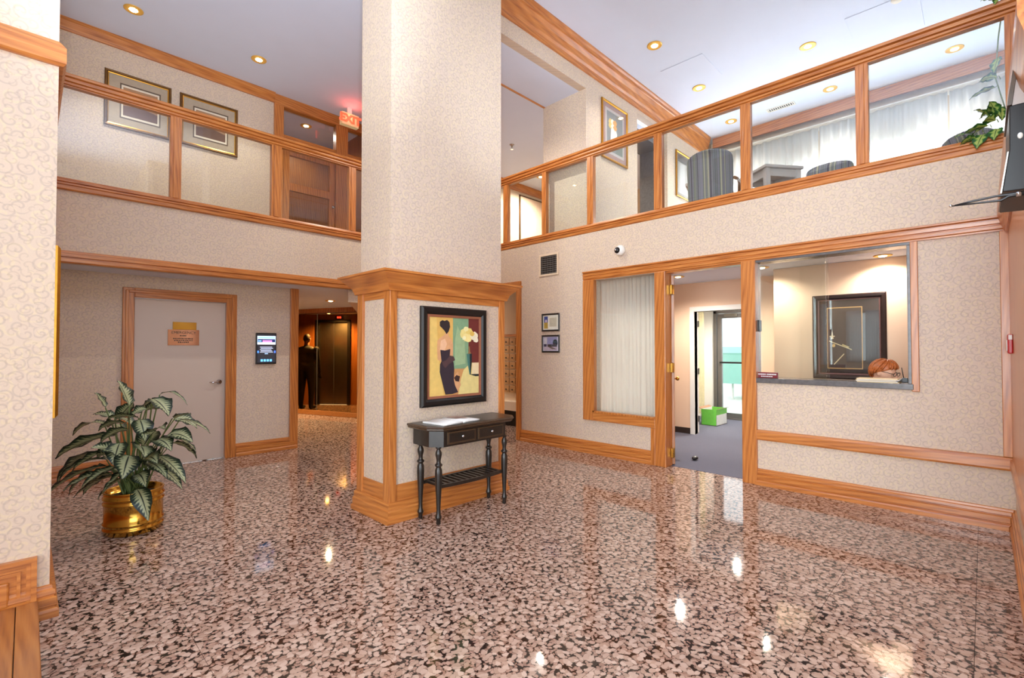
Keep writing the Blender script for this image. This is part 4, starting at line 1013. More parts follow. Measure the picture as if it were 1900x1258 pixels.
# dome camera
e = thing('security_camera', 'small white security camera above the sidelight', 'camera', (XR, 3.38, 2.72))
m = MB(); m.lathe([(0.0, 0.0), (0.068, 0.0), (0.072, 0.012), (0.066, 0.035), (0.05, 0.05), (0.0, 0.052)], (0, 0, 0), 22); m.v = [(XR - 0.0005 - p[2], 3.375 + p[0], 2.72 + p[1]) for p in m.v]; m.build('housing', WHITE, e)
m = MB(); m.ell((XR - 0.048, 3.40, 2.722), 0.034, 0.042, 0.042, 16, 10); m.build('lens_ball', BLACK, e)
m = MB(); m.ell((XR - 0.078, 3.41, 2.722), 0.008, 0.016, 0.016, 12, 8); m.build('lens', CHROME, e)

# fire alarm
RED = plain('alarm_red', RGB(190, 40, 44), 0.35, 0, 0.05, 12)
e = thing('fire_alarm', 'small red fire alarm pull station on the oak corner', 'alarm', (4.97, -0.15, 1.40))
m = MB(); m.box(4.92, -0.15, 1.40, 5.02, -0.122, 1.54); m.build('housing', RED, e, bevel=0.008)
m = MB(); m.box(4.912, -0.146, 1.50, 4.92, -0.126, 1.535); m.box(4.935, -0.122, 1.42, 5.005, -0.116, 1.50); m.build('pull_plate', WHITE, e, bevel=0.003)

# ================================================================== CONSOLE TABLE
e = thing('console_table', 'black distressed console table with turned legs against the pillar', 'table', (2.76, 3.29, 0))
zt = 0.80
def oct_(x0, y0, x1, y1, c): return [(x0, y1), (x0, y0 + c), (x0 + c * 0.9, y0), (x1 - c * 0.9, y0), (x1, y0 + c), (x1, y1)]
m = MB(); rings = []
for o_, z in ((0.0, 0.762), (0.018, 0.766), (0.03, 0.776), (0.03, 0.786), (0.036, 0.79), (0.04, 0.797), (0.034, 0.806)):
    rings.append([(x, y, z) for x, y in oct_(2.305 - o_, 3.135 - o_, 3.215 + o_, 3.48, 0.10)])
m.loft(rings, 0, False); m.build('table_top', BLKEDGE, e)
m = MB(); m.loft([[(x, y, 0.8062) for x, y in oct_(2.29, 3.12, 3.23, 3.465, 0.10)], [(x, y, 0.8075) for x, y in oct_(2.29, 3.12, 3.23, 3.465, 0.10)]], 0, False); m.build('top_inlay', BLKWOOD, e)
m = MB(); m.loft([[(x, y, 0.628) for x, y in oct_(2.325, 3.155, 3.195, 3.47, 0.09)], [(x, y, 0.762) for x, y in oct_(2.325, 3.155, 3.195, 3.47, 0.09)]], 0, False); m.build('apron', BLKWOOD, e)
for x0, x1 in ((2.44, 2.745), (2.775, 3.08)):
    m = MB(); m.box(x0, 3.145, 0.645, x1, 3.158, 0.748); dw = m.build('drawer', BLKEDGE, e, bevel=0.003)
    m = MB(); m.box(x0 + 0.016, 3.141, 0.66, x1 - 0.016, 3.146, 0.734); m.build('drawer_panel', BLKWOOD, dw, bevel=0.002)
    m = MB(); m.ell(((x0 + x1) / 2, 3.132, 0.70), 0.013, 0.011, 0.013, 12, 8); m.build('knob', CHROME, dw)
LEG = [(0.016, 0.0), (0.019, 0.008), (0.017, 0.03), (0.021, 0.045), (0.027, 0.052), (0.026, 0.062), (0.018, 0.085), (0.0165, 0.12), (0.020, 0.20), (0.028, 0.33), (0.031, 0.40), (0.029, 0.445), (0.021, 0.462), (0.021, 0.468), (0.031, 0.476), (0.031, 0.488), (0.02, 0.497), (0.017, 0.51), (0.019, 0.53), (0.027, 0.565), (0.026, 0.585), (0.016, 0.607), (0.015, 0.613), (0.024, 0.62), (0.024, 0.63)]
for x, y in ((2.385, 3.195), (2.365, 3.42), (3.15, 3.42), (3.14, 3.195)):
    m = MB(); m.lathe(LEG, (x, y, 0), 18); m.build('leg', BLKWOOD, e)
m = MB(); m.box(2.37, 3.41, 0.285, 3.15, 3.435, 0.312)
fr = [(2.385, 3.20)] + [(2.385 + 0.757 * t / 8.0, 3.20 - 0.035 * math.sin(PI * t / 8.0)) for t in range(1, 8)] + [(3.142, 3.20)]
fr += [(x, y + 0.022) for x, y in fr[::-1]]
m.loft([[(x, y, 0.285) for x, y in fr], [(x, y, 0.312) for x, y in fr]], 0, False); m.build('shelf_rail', BLKWOOD, e)
for k in range(13):
    x = 2.415 + k * 0.056; y0 = 3.222 - 0.035 * math.sin(PI * (x - 2.385) / 0.757)
    m = MB(); m.box(x, y0, 0.29, x + 0.026, 3.41, 0.308); m.build('slat', BLKWOOD, e)
# magazine
e = thing('magazine', 'open white magazine lying on the console table', 'magazine', (2.55, 3.30, 0.808))
cs_, sn_ = math.cos(0.10), math.sin(0.10)
def mg(u, v, z): return (2.585 + u * cs_ - v * sn_, 3.275 + u * sn_ + v * cs_, 0.808 + z)
for s_ in (-1, 1):
    m = MB()
    for k, th in ((0, 0.0), (1, 0.0)): pass
    rings = []
    for t in range(7):
        u = s_ * 0.21 * t / 6.0; zz = 0.012 + 0.012 * math.sin(PI * min(1, t / 4.0)) * (1 - t / 8.0)
        rings.append([mg(u, -0.135, 0.0005), mg(u, 0.135, 0.0005), mg(u, 0.135, zz), mg(u, -0.135, zz)])
    m.loft(rings, 0, True); m.build('page_block', PAPER, e)
m = MB(); mats = [paint(196, 160, 140), paint(150, 120, 110), paint(120, 116, 120)]
m.poly([mg(0.03, -0.02, 0.0245), mg(0.17, -0.02, 0.019), mg(0.17, 0.11, 0.019), mg(0.03, 0.11, 0.0245)], 0); m.poly([mg(0.06, 0.0, 0.0245), mg(0.14, 0.0, 0.0215), mg(0.14, 0.07, 0.0215), mg(0.06, 0.07, 0.0245)], 1)
m.build('printed_photo', mats, e, flip=False)

# ================================================================== POTTED PLANT
pc = Vector((0.62, 4.84, 0))
e = thing('potted_plant', 'variegated leafy plant in a ribbed brass pot near the emergency door', 'plant', tuple(pc))
m = MB(); R = 0.188
m.lathe([(R - 0.01, 0.0), (R, 0.006), (R, 0.03), (R + 0.008, 0.037), (R + 0.008, 0.045), (R, 0.052), (R, 0.07), (R + 0.008, 0.077), (R + 0.008, 0.085), (R, 0.092), (R + 0.002, 0.225), (R + 0.009, 0.232), (R + 0.009, 0.24), (R + 0.002, 0.247), (R + 0.002, 0.265), (R + 0.01, 0.272), (R + 0.01, 0.28), (R + 0.003, 0.288), (R + 0.003, 0.315), (R + 0.008, 0.325), (R - 0.002, 0.328), (R - 0.008, 0.32), (R - 0.008, 0.27), (0.001, 0.268)], tuple(pc), 48, cap=False); m.build('pot', BRASS, e)
m = MB(); m.lathe([(R - 0.009, 0.272), (R * 0.6, 0.285), (0.001, 0.29)], tuple(pc), 24, cap=False); m.build('soil', SOIL, e)
Rt, Tw = Vector((0.702, -0.712, 0)), Vector((-0.712, -0.702, 0))
def leaf(parent, mat, p0, p1, p2, W, arch=0.06, fold=0.25, stem=0.004, name='leaf', twist=0.0, smat=None):
    """petiole p0 -> p1, blade p1 -> p2 arching upwards"""
    vs, fs, uvs, mi = [], [], [], []
    n = 9
    mid = (p1 + p2) / 2 + Vector((0, 0, arch))
    ax = (p2 - p1).normalized()
    side = ax.cross(Vector((0, 0, 1)))
    if side.length < 0.1: side = Rt.copy()
    side.normalize()
    side = Matrix.Rotation(twist, 3, ax) @ side
    up = side.cross(ax)
    for i in range(n + 1):
        t = i / n
        c = p1 * (1 - t) ** 2 + mid * 2 * t * (1 - t) + p2 * t * t
        wd = W * (math.sin(PI * min(1, 0.04 + t * 0.96) ** 0.82) ** 0.85 if 0 < t < 1 else 0.03)
        wv = 0.12 * W * math.sin(i * 1.9)
        for j, s_ in enumerate((-1, -0.5, 0, 0.5, 1)):
            vs.append(c + side * wd * s_ + up * (abs(s_) * wd * fold + (wv * abs(s_) if j in (0, 4) else 0)))
            uvs.append((t, (s_ + 1) / 2))
    for i in range(n):
        for j in range(4):
            fs.append((i * 5 + j, i * 5 + j + 1, (i + 1) * 5 + j + 1, (i + 1) * 5 + j)); mi.append(0)
    b = len(vs); k = 6; L = 5
    q = (p0 + p1) / 2 + Vector((0, 0, 0.04))
    for i in range(L + 1):
        t = i / L; c = p0 * (1 - t) ** 2 + q * 2 * t * (1 - t) + p1 * t * t
        rr = stem * (1.5 - 0.6 * t)
        for j in range(k):
            an = 2 * PI * j / k; vs.append(c + Vector((rr * math.cos(an), rr * math.sin(an), 0))); uvs.append((0.5, 0.5))
    for i in range(L):
        for j in range(k):
            fs.append((b + i * k + j, b + i * k + (j + 1) % k, b + (i + 1) * k + (j + 1) % k, b + (i + 1) * k + j)); mi.append(1)
    me = bpy.data.meshes.new(name); me.from_pydata([tuple(v) for v in vs], [], fs)
    me.materials.append(mat); me.materials.append(smat or STEMM)
    me.polygons.foreach_set('material_index', mi); me.polygons.foreach_set('use_smooth', [True] * len(fs))
    ul = me.uv_layers.new(name='UVMap')
    for lp in me.loops: ul.data[lp.index].uv = uvs[lp.vertex_index]
    o = bpy.data.objects.new(name, me); COL.objects.link(o); o.parent = parent
    o.matrix_parent_inverse = Matrix.Translation(-Vector(parent.location))
    return o
def cp(cx, cy, dep):          # a spot on the plant: across / height read off a front view, plus depth towards the viewer
    x, y = 90 + 0.2622 * cx, 690 + 0.2622 * cy
    return Vector((pc.x, pc.y, 0)) + Rt * ((x - 233) * 0.0043) + Tw * dep + Vector((0, 0, 1.44 - (y - 646) * 0.0043))
LV = [((520, 240), (455, 60), 0.050, 0.02, 0.05), ((370, 250), (335, 140), 0.040, 0.0, 0.1), ((400, 330), (245, 300), 0.034, 0.03, 0.0), ((290, 380), (20, 465), 0.036, 0.10, -0.1),
      ((330, 560), (75, 770), 0.050, 0.12, 0.1), ((480, 430), (150, 570), 0.055, 0.06, 0.2), ((440, 640), (140, 800), 0.050, 0.08, 0.25), ((560, 690), (340, 810), 0.045, 0.06, 0.28), ((480, 530), (305, 640), 0.045, 0.05, 0.25),
      ((430, 700), (260, 840), 0.040, 0.05, 0.1), ((860, 340), (1080, 435), 0.028, 0.05, 0.0), ((810, 440), (1025, 475), 0.045, 0.06, 0.12), ((800, 470), (1010, 558), 0.040, 0.07, 0.05), ((840, 330), (970, 295), 0.034, 0.02, 0.05),
      ((700, 165), (885, 240), 0.020, 0.11, -0.05), ((760, 580), (1000, 748), 0.040, 0.06, 0.15), ((720, 660), (945, 800), 0.036, 0.06, 0.1), ((640, 800), (795, 980), 0.042, 0.07, 0.22), ((590, 710), (515, 815), 0.042, 0.04, 0.3),
      ((690, 190), (835, 300), 0.055, 0.05, 0.08), ((610, 320), (430, 320), 0.040, 0.03, 0.12), ((690, 500), (820, 540), 0.055, 0.03, 0.3), ((620, 560), (690, 680), 0.055, 0.04, 0.32), ((640, 520), (760, 400), 0.05, 0.03, 0.1),
      ((560, 400), (410, 480), 0.05, 0.05, 0.15), ((600, 280), (760, 260), 0.045, 0.04, -0.05), ((500, 600), (380, 560), 0.045, 0.05, 0.2), ((700, 590), (850, 600), 0.045, 0.05, 0.22), ((540, 480), (600, 600), 0.045, 0.04, 0.28),
      ((560, 270), (640, 190), 0.04, 0.02, -0.1), ((430, 330), (530, 220), 0.038, 0.02, 0.0), ((640, 700), (760, 760), 0.04, 0.05, 0.2), ((480, 720), (330, 720), 0.045, 0.05, 0.0), ((620, 330), (700, 470), 0.045, 0.04, 0.12),
      ((760, 340), (900, 420), 0.045, 0.05, -0.15), ((380, 430), (200, 420), 0.04, 0.06, -0.2), ((420, 560), (240, 620), 0.045, 0.06, -0.05), ((760, 520), (900, 640), 0.045, 0.06, -0.15), ((560, 560), (470, 480), 0.05, 0.03, 0.3), ((660, 260), (560, 330), 0.045, 0.04, 0.1), ((480, 380), (330, 350), 0.04, 0.05, -0.1), ((720, 420), (850, 380), 0.045, 0.04, 0.15), ((420, 600), (180, 700), 0.045, 0.09, 0.2), ((380, 640), (200, 830), 0.045, 0.07, 0.15), ((460, 680), (290, 760), 0.045, 0.05, 0.3), ((700, 620), (900, 700), 0.042, 0.06, 0.2), ((520, 360), (360, 400), 0.045, 0.05, 0.1), ((650, 640), (580, 760), 0.045, 0.04, 0.34), ((760, 470), (930, 520), 0.045, 0.06, 0.2), ((540, 640), (430, 740), 0.045, 0.05, 0.33)]
RR = random.Random(3)
for (b_, t_, W, arch, dep) in LV:
    base = Vector((pc.x, pc.y, 0.285)) + Vector((RR.uniform(-0.07, 0.07), RR.uniform(-0.07, 0.07), 0))
    leaf(e, LEAF, base, cp(b_[0], b_[1], dep * 0.5), cp(t_[0], t_[1], dep), W * 1.6, arch, 0.28, 0.005, twist=RR.uniform(-0.5, 0.5))

# ================================================================== PLINTH, BRACKETS, SIDE WALL CABINET
e = thing('wooden_plinth', 'low glossy wooden plinth of broad boards below the near wall panel', 'plinth', (-0.4, 2.9, 0))
PLK = oak('y', 'plinth_board_oak', 0.85)
for x0, x1 in ((-0.80, -0.50), (-0.497, -0.26), (-0.257, -0.022), (-0.019, 0.062)):
    m = MB(); m.box(x0, 1.7, 0.085, x1, 3.565, 0.11); m.build('board', PLK, e, bevel=0.003)
m = MB(); m.box(-0.79, 1.71, 0.0, 0.05, 3.565, 0.084); m.build('plinth_base', BLKWOOD, e)

CAB = plain('black_cabinet_metal', RGB(20, 18, 20), 0.4, 0.0, 0.08, 10, spec=0.3)
e = thing('wall_cabinet', 'black metal cabinet with sloped underside on the narrow side wall', 'cabinet', (2.7, -0.16, 2.04))
m = MB(); prof = [(-0.165, 2.03), (-0.058, 2.035), (-0.079, 2.19), (-0.081, 2.355), (-0.165, 2.357)]
m.loft([[(2.6, y, z) for y, z in prof], [(3.0, y, z) for y, z in prof]], 0, False); m.build('case', CAB, e, bevel=0.003)
m = MB(); m.loft([[(2.62, -0.0575, 2.035), (2.98, -0.0575, 2.035), (2.98, -0.0785, 2.19), (2.62, -0.0785, 2.19)], [(2.62, -0.0535, 2.035), (2.98, -0.0535, 2.035), (2.98, -0.0745, 2.19), (2.62, -0.0745, 2.19)]], 0, False); m.build('front_strip', STEEL, e)
m = MB(); m.ell((2.598, -0.108, 2.235), 0.006, 0.008, 0.012, 10, 6); m.build('badge', WHITE, e)
e = thing('leaning_frame', 'dark edged framed panel leaning out above the black cabinet', 'frame', (2.7, -0.12, 2.36))
m = MB(); p_ = [(-0.114, 2.66), (-0.075, 2.36), (-0.088, 2.36), (-0.125, 2.66)]
m.loft([[(2.6, y, z) for y, z in p_], [(2.98, y, z) for y, z in p_]], 0, False); m.build('frame', BLKEDGE, e)
m = MB(); p_ = [(-0.126, 2.66), (-0.089, 2.36), (-0.158, 2.36), (-0.158, 2.66)]
m.loft([[(2.61, y, z) for y, z in p_], [(2.97, y, z) for y, z in p_]], 0, False); m.build('backing', paint(196, 184, 178), e)
e = thing('bracket_arm', 'black forked bracket arm reaching out under the black cabinet', 'bracket', (2.6, -0.1, 2.0))
m = MB(); m.tube([(2.6, -0.16, 2.022), (2.6, -0.09, 2.020), (2.6, -0.04, 2.022), (2.6, 0.03, 2.016), (2.6, 0.075, 2.011)], [0.006, 0.006, 0.004, 0.0042, 0.003], 8); m.tube([(2.6, -0.16, 2.014), (2.6, -0.075, 2.015), (2.6, -0.055, 2.003), (2.6, 0.0, 2.006), (2.6, 0.085, 2.010)], [0.006, 0.006, 0.0045, 0.0035, 0.0025], 8); m.build('fork', BLACK, e)
m = MB(); m.ell((2.6, 0.087, 2.0115), 0.005, 0.005, 0.006, 10, 8); m.build('tip', CHROME, e)
m = MB(); m.tube([(2.6, -0.108, 2.018), (2.6, -0.094, 2.018)], 0.0095, 12); m.build('collar', CHROME, e)
e = thing('bracket_arm', 'small black bracket arm high behind the near wall end', 'bracket', (0.106, 4.3, 3.99))
m = MB(); m.tube([(0.106, 4.3, 4.02), (0.17, 4.3, 4.015), (0.33, 4.3, 3.985)], [0.006, 0.005, 0.003], 8); m.tube([(0.106, 4.3, 3.985), (0.18, 4.3, 3.985), (0.33, 4.3, 3.983)], [0.006, 0.005, 0.003], 8); m.build('fork', BLACK, e)

# ================================================================== CURTAINS
def curtain(label, along0, along1, x, z0, z1, mat, amp=0.05, wl=0.13, group=None, seed=0):
    R_ = random.Random(seed); n = int((along1 - along0) / wl * 8); rows = 8
    m = MB(); ph = [R_.uniform(0, 6.28) for _ in range(4)]; vs = []
    for r in range(rows + 1):
        t = r / rows; z = z0 + (z1 - z0) * t; line = []
        for i in range(n + 1):
            y = along0 + (along1 - along0) * i / n
            k = 2 * PI * (y - along0) / wl
            off = amp * (0.75 * math.sin(k + 0.8 * math.sin(k * 0.21 + ph[0])) + 0.25 * math.sin(k * 0.47 + ph[1])) * (1.0 - 0.25 * t)
            line.append((x + off, y + 0.012 * math.sin(k * 0.31 + ph[2]) * (1 - t), z))
        vs.append(line)
    m.loft(vs, 0, True, cap=False, closed=False)
    o = m.build('curtain', mat, flip=False); sd = o.modifiers.new('thickness', 'SOLIDIFY'); sd.thickness = 0.0012
    return tag(o, label, 'curtain', group)
curtain('white sheer curtain over the lounge window nearest the climbing vine', -1.55, 0.325, 9.955, MZ + 0.01, 5.41, SHEER, seed=1)
curtain('white sheer curtain over the middle lounge window', 0.345, 2.05, 9.945, MZ + 0.01, 5.41, SHEER, seed=2)
curtain('white sheer curtain over the lounge window beside the oak crown', 2.07, 3.82, 9.955, MZ + 0.01, 5.41, SHEER, seed=3)
curtain('cream sheer curtain hanging inside the tall sidelight', 2.84, 3.86, 5.66, 0.35, 2.5, SHEER2, 0.018, 0.06, seed=4)

curtain('sheer curtain half drawn on the small entrance window, closer to the near wall', 2.70, 3.12, -3.93, 1.0, 2.62, SHEER, 0.02, 0.07, seed=6)
curtain('sheer curtain half drawn on the small entrance window, closer to the entrance glazing', 2.22, 2.62, -3.93, 1.0, 2.62, SHEER, 0.02, 0.07, seed=7)

# ================================================================== LOUNGE FURNITURE
OKD = oak('z', 'chair_oak', 0.7)
def make_chair(label):
    e = thing('lounge_chair', label, 'chair', (0, 0, 0), 'striped lounge chairs')
    m = MB(); m.box(-0.27, -0.27, 0.36, 0.27, 0.26, 0.47); m.build('seat', STRIPE, e, local=True, bevel=0.04, seg=3)
    m = MB(); pts = []
    for k in range(17):
        a_ = PI * k / 16; pts.append((0.27 * math.cos(a_) * (1 if abs(math.cos(a_)) < 0.99 else 1), 0.80 + 0.16 * math.sin(a_) ** 0.6))
    pts = [(0.265, 0.40)] + pts + [(-0.265, 0.40)]
    f_, b_ = [], []
    for x, z in pts:
        cv = 0.05 * (1 - (x / 0.27) ** 2); rk = (z - 0.4) * 0.16
        f_.append((x, 0.18 + cv + rk, z)); b_.append((x, 0.26 + cv + rk, z))
    m.loft([f_, b_], 0, False); m.build('backrest', STRIPE, e, local=True, bevel=0.02, seg=3)
    for sx in (-1, 1):
        for sy, tz in ((-1, 0.36), (1, 0.36)):
            m = MB(); m.tube([(sx * 0.24, sy * 0.23, 0.0), (sx * 0.24, sy * 0.23, tz)], [0.016, 0.024], 8); m.build('leg', OKD, e, local=True)
        m = MB(); m.tube([(sx * 0.28, -0.22, 0.40), (sx * 0.30, -0.22, 0.60), (sx * 0.31, -0.10, 0.635), (sx * 0.30, 0.10, 0.63), (sx * 0.28, 0.25, 0.60)], 0.02, 8); m.build('armrest', OKD, e, local=True)
    return e
ch = make_chair('grey striped lounge chair with its back to the glass, beside the gilt picture')
ch.location = (6.28, 2.50, MZ); ch.rotation_euler = (0, 0, math.radians(105))
dup(ch, (7.13, 1.42, MZ), math.radians(-90), 'grey striped lounge chair standing past the corner of the pale table')
dup(ch, (7.80, -0.05, MZ), math.radians(60), 'low striped lounge chair behind the widest pane, left of the vine')
dup(ch, (7.02, -0.36, MZ), math.radians(140), 'striped lounge chair half hidden behind the vine leaves')
TBL = plain('pale_grey_table', RGB(190, 184, 184), 0.45, 0, 0.05, 8)
e = thing('lounge_table', 'pale square lounge table between two striped chairs', 'table', (6.78, 1.80, MZ))
m = MB(); tc = Vector((6.79, 2.03, MZ)); d1_, d2_ = Vector((0.80, -0.60, 0)), Vector((0.60, 0.80, 0))
tc = Vector((6.33, 1.87, 0)) + d1_ * 0.25 + d2_ * 0.25; 
m.obox(tc + Vector((0, 0, MZ + 0.73)), d1_ * 0.26, d2_ * 0.26, (0, 0, 0.018)); m.build('table_top', TBL, e, bevel=0.006)
for i in (-1, 1):
    for j in (-1, 1):
        m = MB(); m.obox(tc + d1_ * 0.21 * i + d2_ * 0.21 * j + Vector((0, 0, MZ + 0.356)), d1_ * 0.03, d2_ * 0.03, (0, 0, 0.356)); m.build('leg', TBL, e, bevel=0.005)
m = MB()
for i in (-1, 1): m.obox(tc + d1_ * 0.21 * i + Vector((0, 0, MZ + 0.665)), d1_ * 0.012, d2_ * 0.22, (0, 0, 0.045)); m.obox(tc + d2_ * 0.21 * i + Vector((0, 0, MZ + 0.665)), d1_ * 0.22, d2_ * 0.012, (0, 0, 0.045))
m.build('apron', TBL, e)

# climbing vine
e = thing('climbing_vine', 'green trailing vine climbing the corner post of the lounge balustrade', 'plant', (5.62, -0.12, MZ))
m = MB(); m.lathe([(0.09, 0), (0.12, 0.2), (0.125, 0.2), (0.125, 0.23), (0.11, 0.23), (0.10, 0.19), (0.001, 0.19)], (5.75, -0.2, MZ), 24, cap=False); m.build('pot', paint(150, 84, 60), e)
m = MB(); m.tube([(5.75, -0.2, MZ + 0.18), (5.66, -0.13, 3.25), (5.50, -0.09, 3.22), (5.44, -0.02, 3.16), (5.43, 0.06, 3.12)], 0.005, 6); m.tube([(5.75, -0.2, MZ + 0.18), (5.68, -0.16, 3.4), (5.66, -0.10, 3.7), (5.60, -0.12, 4.0), (5.52, -0.15, 4.24), (5.46, -0.13, 4.27)], 0.005, 6); m.build('stem', STEMM, e)
VL = [((5.45, -0.05, 3.24), (5.41, 0.10, 3.20), .05), ((5.45, -0.02, 3.18), (5.40, 0.02, 3.06), .05), ((5.44, -0.06, 3.30), (5.40, 0.03, 3.38), .05), ((5.46, -0.10, 3.30), (5.40, -0.06, 3.42), .05), ((5.44, 0.02, 3.16), (5.41, 0.12, 3.12), .045),
      ((5.45, -0.10, 3.20), (5.40, -0.08, 3.10), .05), ((5.46, -0.08, 3.36), (5.41, 0.00, 3.30), .05), ((5.45, 0.04, 3.20), (5.41, 0.15, 3.19), .04), ((5.46, -0.11, 3.38), (5.42, -0.13, 3.25), .05), ((5.66, -0.10, 3.62), (5.62, 0.06, 3.56), .04), ((5.66, -0.11, 3.70), (5.60, 0.0, 3.68), .045), ((5.63, -0.12, 3.85), (5.6, -0.09, 3.72), .045),
      ((5.47, -0.15, 4.26), (5.42, -0.10, 4.20), .045), ((5.47, -0.14, 4.27), (5.42, -0.22, 4.21), .045), ((5.48, -0.12, 4.27), (5.44, -0.02, 4.28), .045), ((5.47, -0.16, 4.28), (5.43, -0.2, 4.33), .045), ((5.45, -0.09, 3.27), (5.40, -0.02, 3.27), .055), ((5.45, 0.0, 3.22), (5.40, 0.06, 3.14), .05)]
for a_, b_, W in VL:
    leaf(e, VINE, Vector(a_) + Vector((0.03, -0.02, -0.01)), Vector(a_), Vector(b_), W, 0.03, 0.2, 0.0025, twist=RR.uniform(-0.6, 0.6))

# ================================================================== RECEPTION CONTENTS
m = MB(); m.box(5.60, 0.0, 0.0, 5.64, 1.8, 0.72); 
e = thing('reception_desk', 'office desk behind the reception hatch', 'desk', (5.95, 0.9, 0))
m = MB(); m.box(5.60, -0.3, 0.72, 5.80, 1.75, 0.76); m.build('desk_top', BLKWOOD, e, bevel=0.004)
for y in (-0.27, 1.70):
    m = MB(); m.box(5.63, y, 0.0, 5.79, y + 0.03, 0.72); m.build('side_panel', BLKWOOD, e)
e = thing('computer_monitor', 'black computer monitor in front of the receptionist', 'monitor', (5.72, 0.42, 0.76))
m = MB(); m.box(5.70, 0.22, 0.86, 5.74, 0.60, 1.155); m.build('screen', BLACK, e, bevel=0.004)
m = MB(); m.box(5.74, 0.38, 0.76, 5.76, 0.44, 0.95); m.box(5.66, 0.30, 0.76, 5.79, 0.52, 0.772); m.build('stand', BLACK, e)
e = thing('two_way_radio', 'black radio with thin antenna beside the monitor', 'radio', (5.74, 0.545, 1.125))
m = MB(); m.box(5.69, 0.50, 1.1255, 5.725, 0.545, 1.165); m.build('body', BLACK, e, bevel=0.003)
m = MB(); m.tube([(5.70, 0.53, 1.16), (5.70, 0.545, 1.26)], [0.004, 0.003], 6); m.build('antenna', BLACK, e)
e = thing('paper_stack', 'stack of cream papers lying on the hatch sill', 'papers', (5.53, 0.69, 1.1255))
for k in range(5):
    m = MB(); o_ = 0.012 * (k % 3); m.box(5.47 + o_ * 0.5, 0.54 + o_, 1.1255 + k * 0.007, 5.66, 0.85 + o_ * 0.6, 1.1315 + k * 0.007); m.build('folder', TANP if k % 2 == 0 else PAPER, e)
e = thing('red_desk_sign', 'small red lettered sign standing on the hatch sill', 'sign', (5.50, 1.65, 1.1255))
m = MB(); m.box(5.49, 1.53, 1.1255, 5.515, 1.735, 1.185); m.build('block', plain('maroon_plastic', RGB(120, 24, 36), 0.35, 0, 0.04, 10), e, bevel=0.003)
m = MB()
def bars(y0, y1, z, h_):
    y = y1
    while y > y0 + 0.006:
        k = random.uniform(0.006, 0.012); m.poly([(5.4885, y, z), (5.4885, y - k, z), (5.4885, y - k, z + h_), (5.4885, y, z + h_)]); y -= k + 0.0025
bars(1.645, 1.727, 1.158, 0.013); bars(1.54, 1.635, 1.158, 0.013); bars(1.575, 1.69, 1.137, 0.010)
m.build('lettering', PAPER, e, flip=False)

# ---- people
def person_mat(name, split, skin, cloth, lower=None, lz=0.0):
    t = NT(name); sp = t.n('ShaderNodeSeparateXYZ'); t.l(t.pos(), sp.inputs[0])
    nz = t.noise(t.pos(), 30, 3)
    c1 = t.mix(nz.outputs[0], cloth, tuple(x * 0.75 for x in cloth[:3]) + (1,))
    if lower: c1 = t.mix(t.math('LESS_THAN', sp.outputs[2], lz), c1, lower)
    t.l(t.mix(t.math('GREATER_THAN', sp.outputs[2], split), c1, skin), t.b.inputs['Base Color']); t.b.inputs['Roughness'].default_value = 0.6
    return t.m
def body(name, mb, mat, parent, voxel):
    o = mb.build(name, mat, parent)
    r = o.modifiers.new('skin', 'REMESH'); r.mode = 'VOXEL'; r.voxel_size = voxel; r.use_smooth_shade = True
    s_ = o.modifiers.new('soften', 'SMOOTH'); s_.iterations = 4; s_.factor = 0.5
    return o
def hand(m, w_, d, s):
    """palm and five fingers from wrist w_ along direction d"""
    d = Vector(d).normalized(); w_ = Vector(w_); sd = d.cross(Vector((0, 0, 1)))
    if sd.length < 0.2: sd = Vector((0, 1, 0))
    sd.normalize(); nn = sd.cross(d)
    m.capsule(w_, w_ + d * 0.075, 0.026, 0.03, 10)
    for k, L in enumerate((0.062, 0.075, 0.07, 0.055)):
        b_ = w_ + d * 0.085 + sd * (k - 1.5) * 0.021; kn = b_ + d * L * 0.55 + nn * 0.004; m.capsule(b_, kn, 0.0095, 0.009, 8); m.capsule(kn, kn + d * L * 0.45 - nn * s * 0.02, 0.009, 0.008, 8)
    b_ = w_ + d * 0.03 + sd * 0.03; m.capsule(b_, b_ + d * 0.045 + sd * 0.03, 0.012, 0.0095, 8)
# receptionist: seated, head bowed towards the monitor (faces -Y, slightly down)
hc = Vector((5.98, 0.705, 1.205)); fd_ = Vector((-0.30, -0.92, -0.25)).normalized()
e = thing('person', 'person with orange hair and glasses seated behind the reception hatch', 'person', (6.05, 0.80, 0))
m = MB()
RM = fd_.to_track_quat('Y', 'Z').to_matrix()
def hp(x, y, z): return hc + RM @ Vector((x, y, z))
m.ell(hc, 0.073, 0.095, 0.105, rot=RM); m.ell(hp(0, 0.035, -0.05), 0.055, 0.06, 0.065, rot=RM)
m.capsule(hp(0, 0.088, 0.01), hp(0, 0.112, -0.028), 0.010, 0.016, 10); m.ell(hp(0, 0.088, -0.062), 0.024, 0.012, 0.010, rot=RM); m.ell(hp(0, 0.075, -0.098), 0.024, 0.02, 0.02, rot=RM)
for s_ in (-1, 1): m.ell(hp(0.074 * s_, -0.01, -0.012), 0.012, 0.022, 0.032, rot=RM); m.ell(hp(0.032 * s_, 0.083, 0.005), 0.014, 0.010, 0.010, rot=RM)
nk = hp(0, -0.03, -0.08); m.capsule(nk, (6.05, 0.78, 1.0), 0.05, 0.058)
m.ell((6.06, 0.79, 0.92), 0.19, 0.12, 0.10); m.ell((6.07, 0.80, 0.78), 0.15, 0.12, 0.2); m.ell((6.08, 0.82, 0.58), 0.17, 0.14, 0.12)
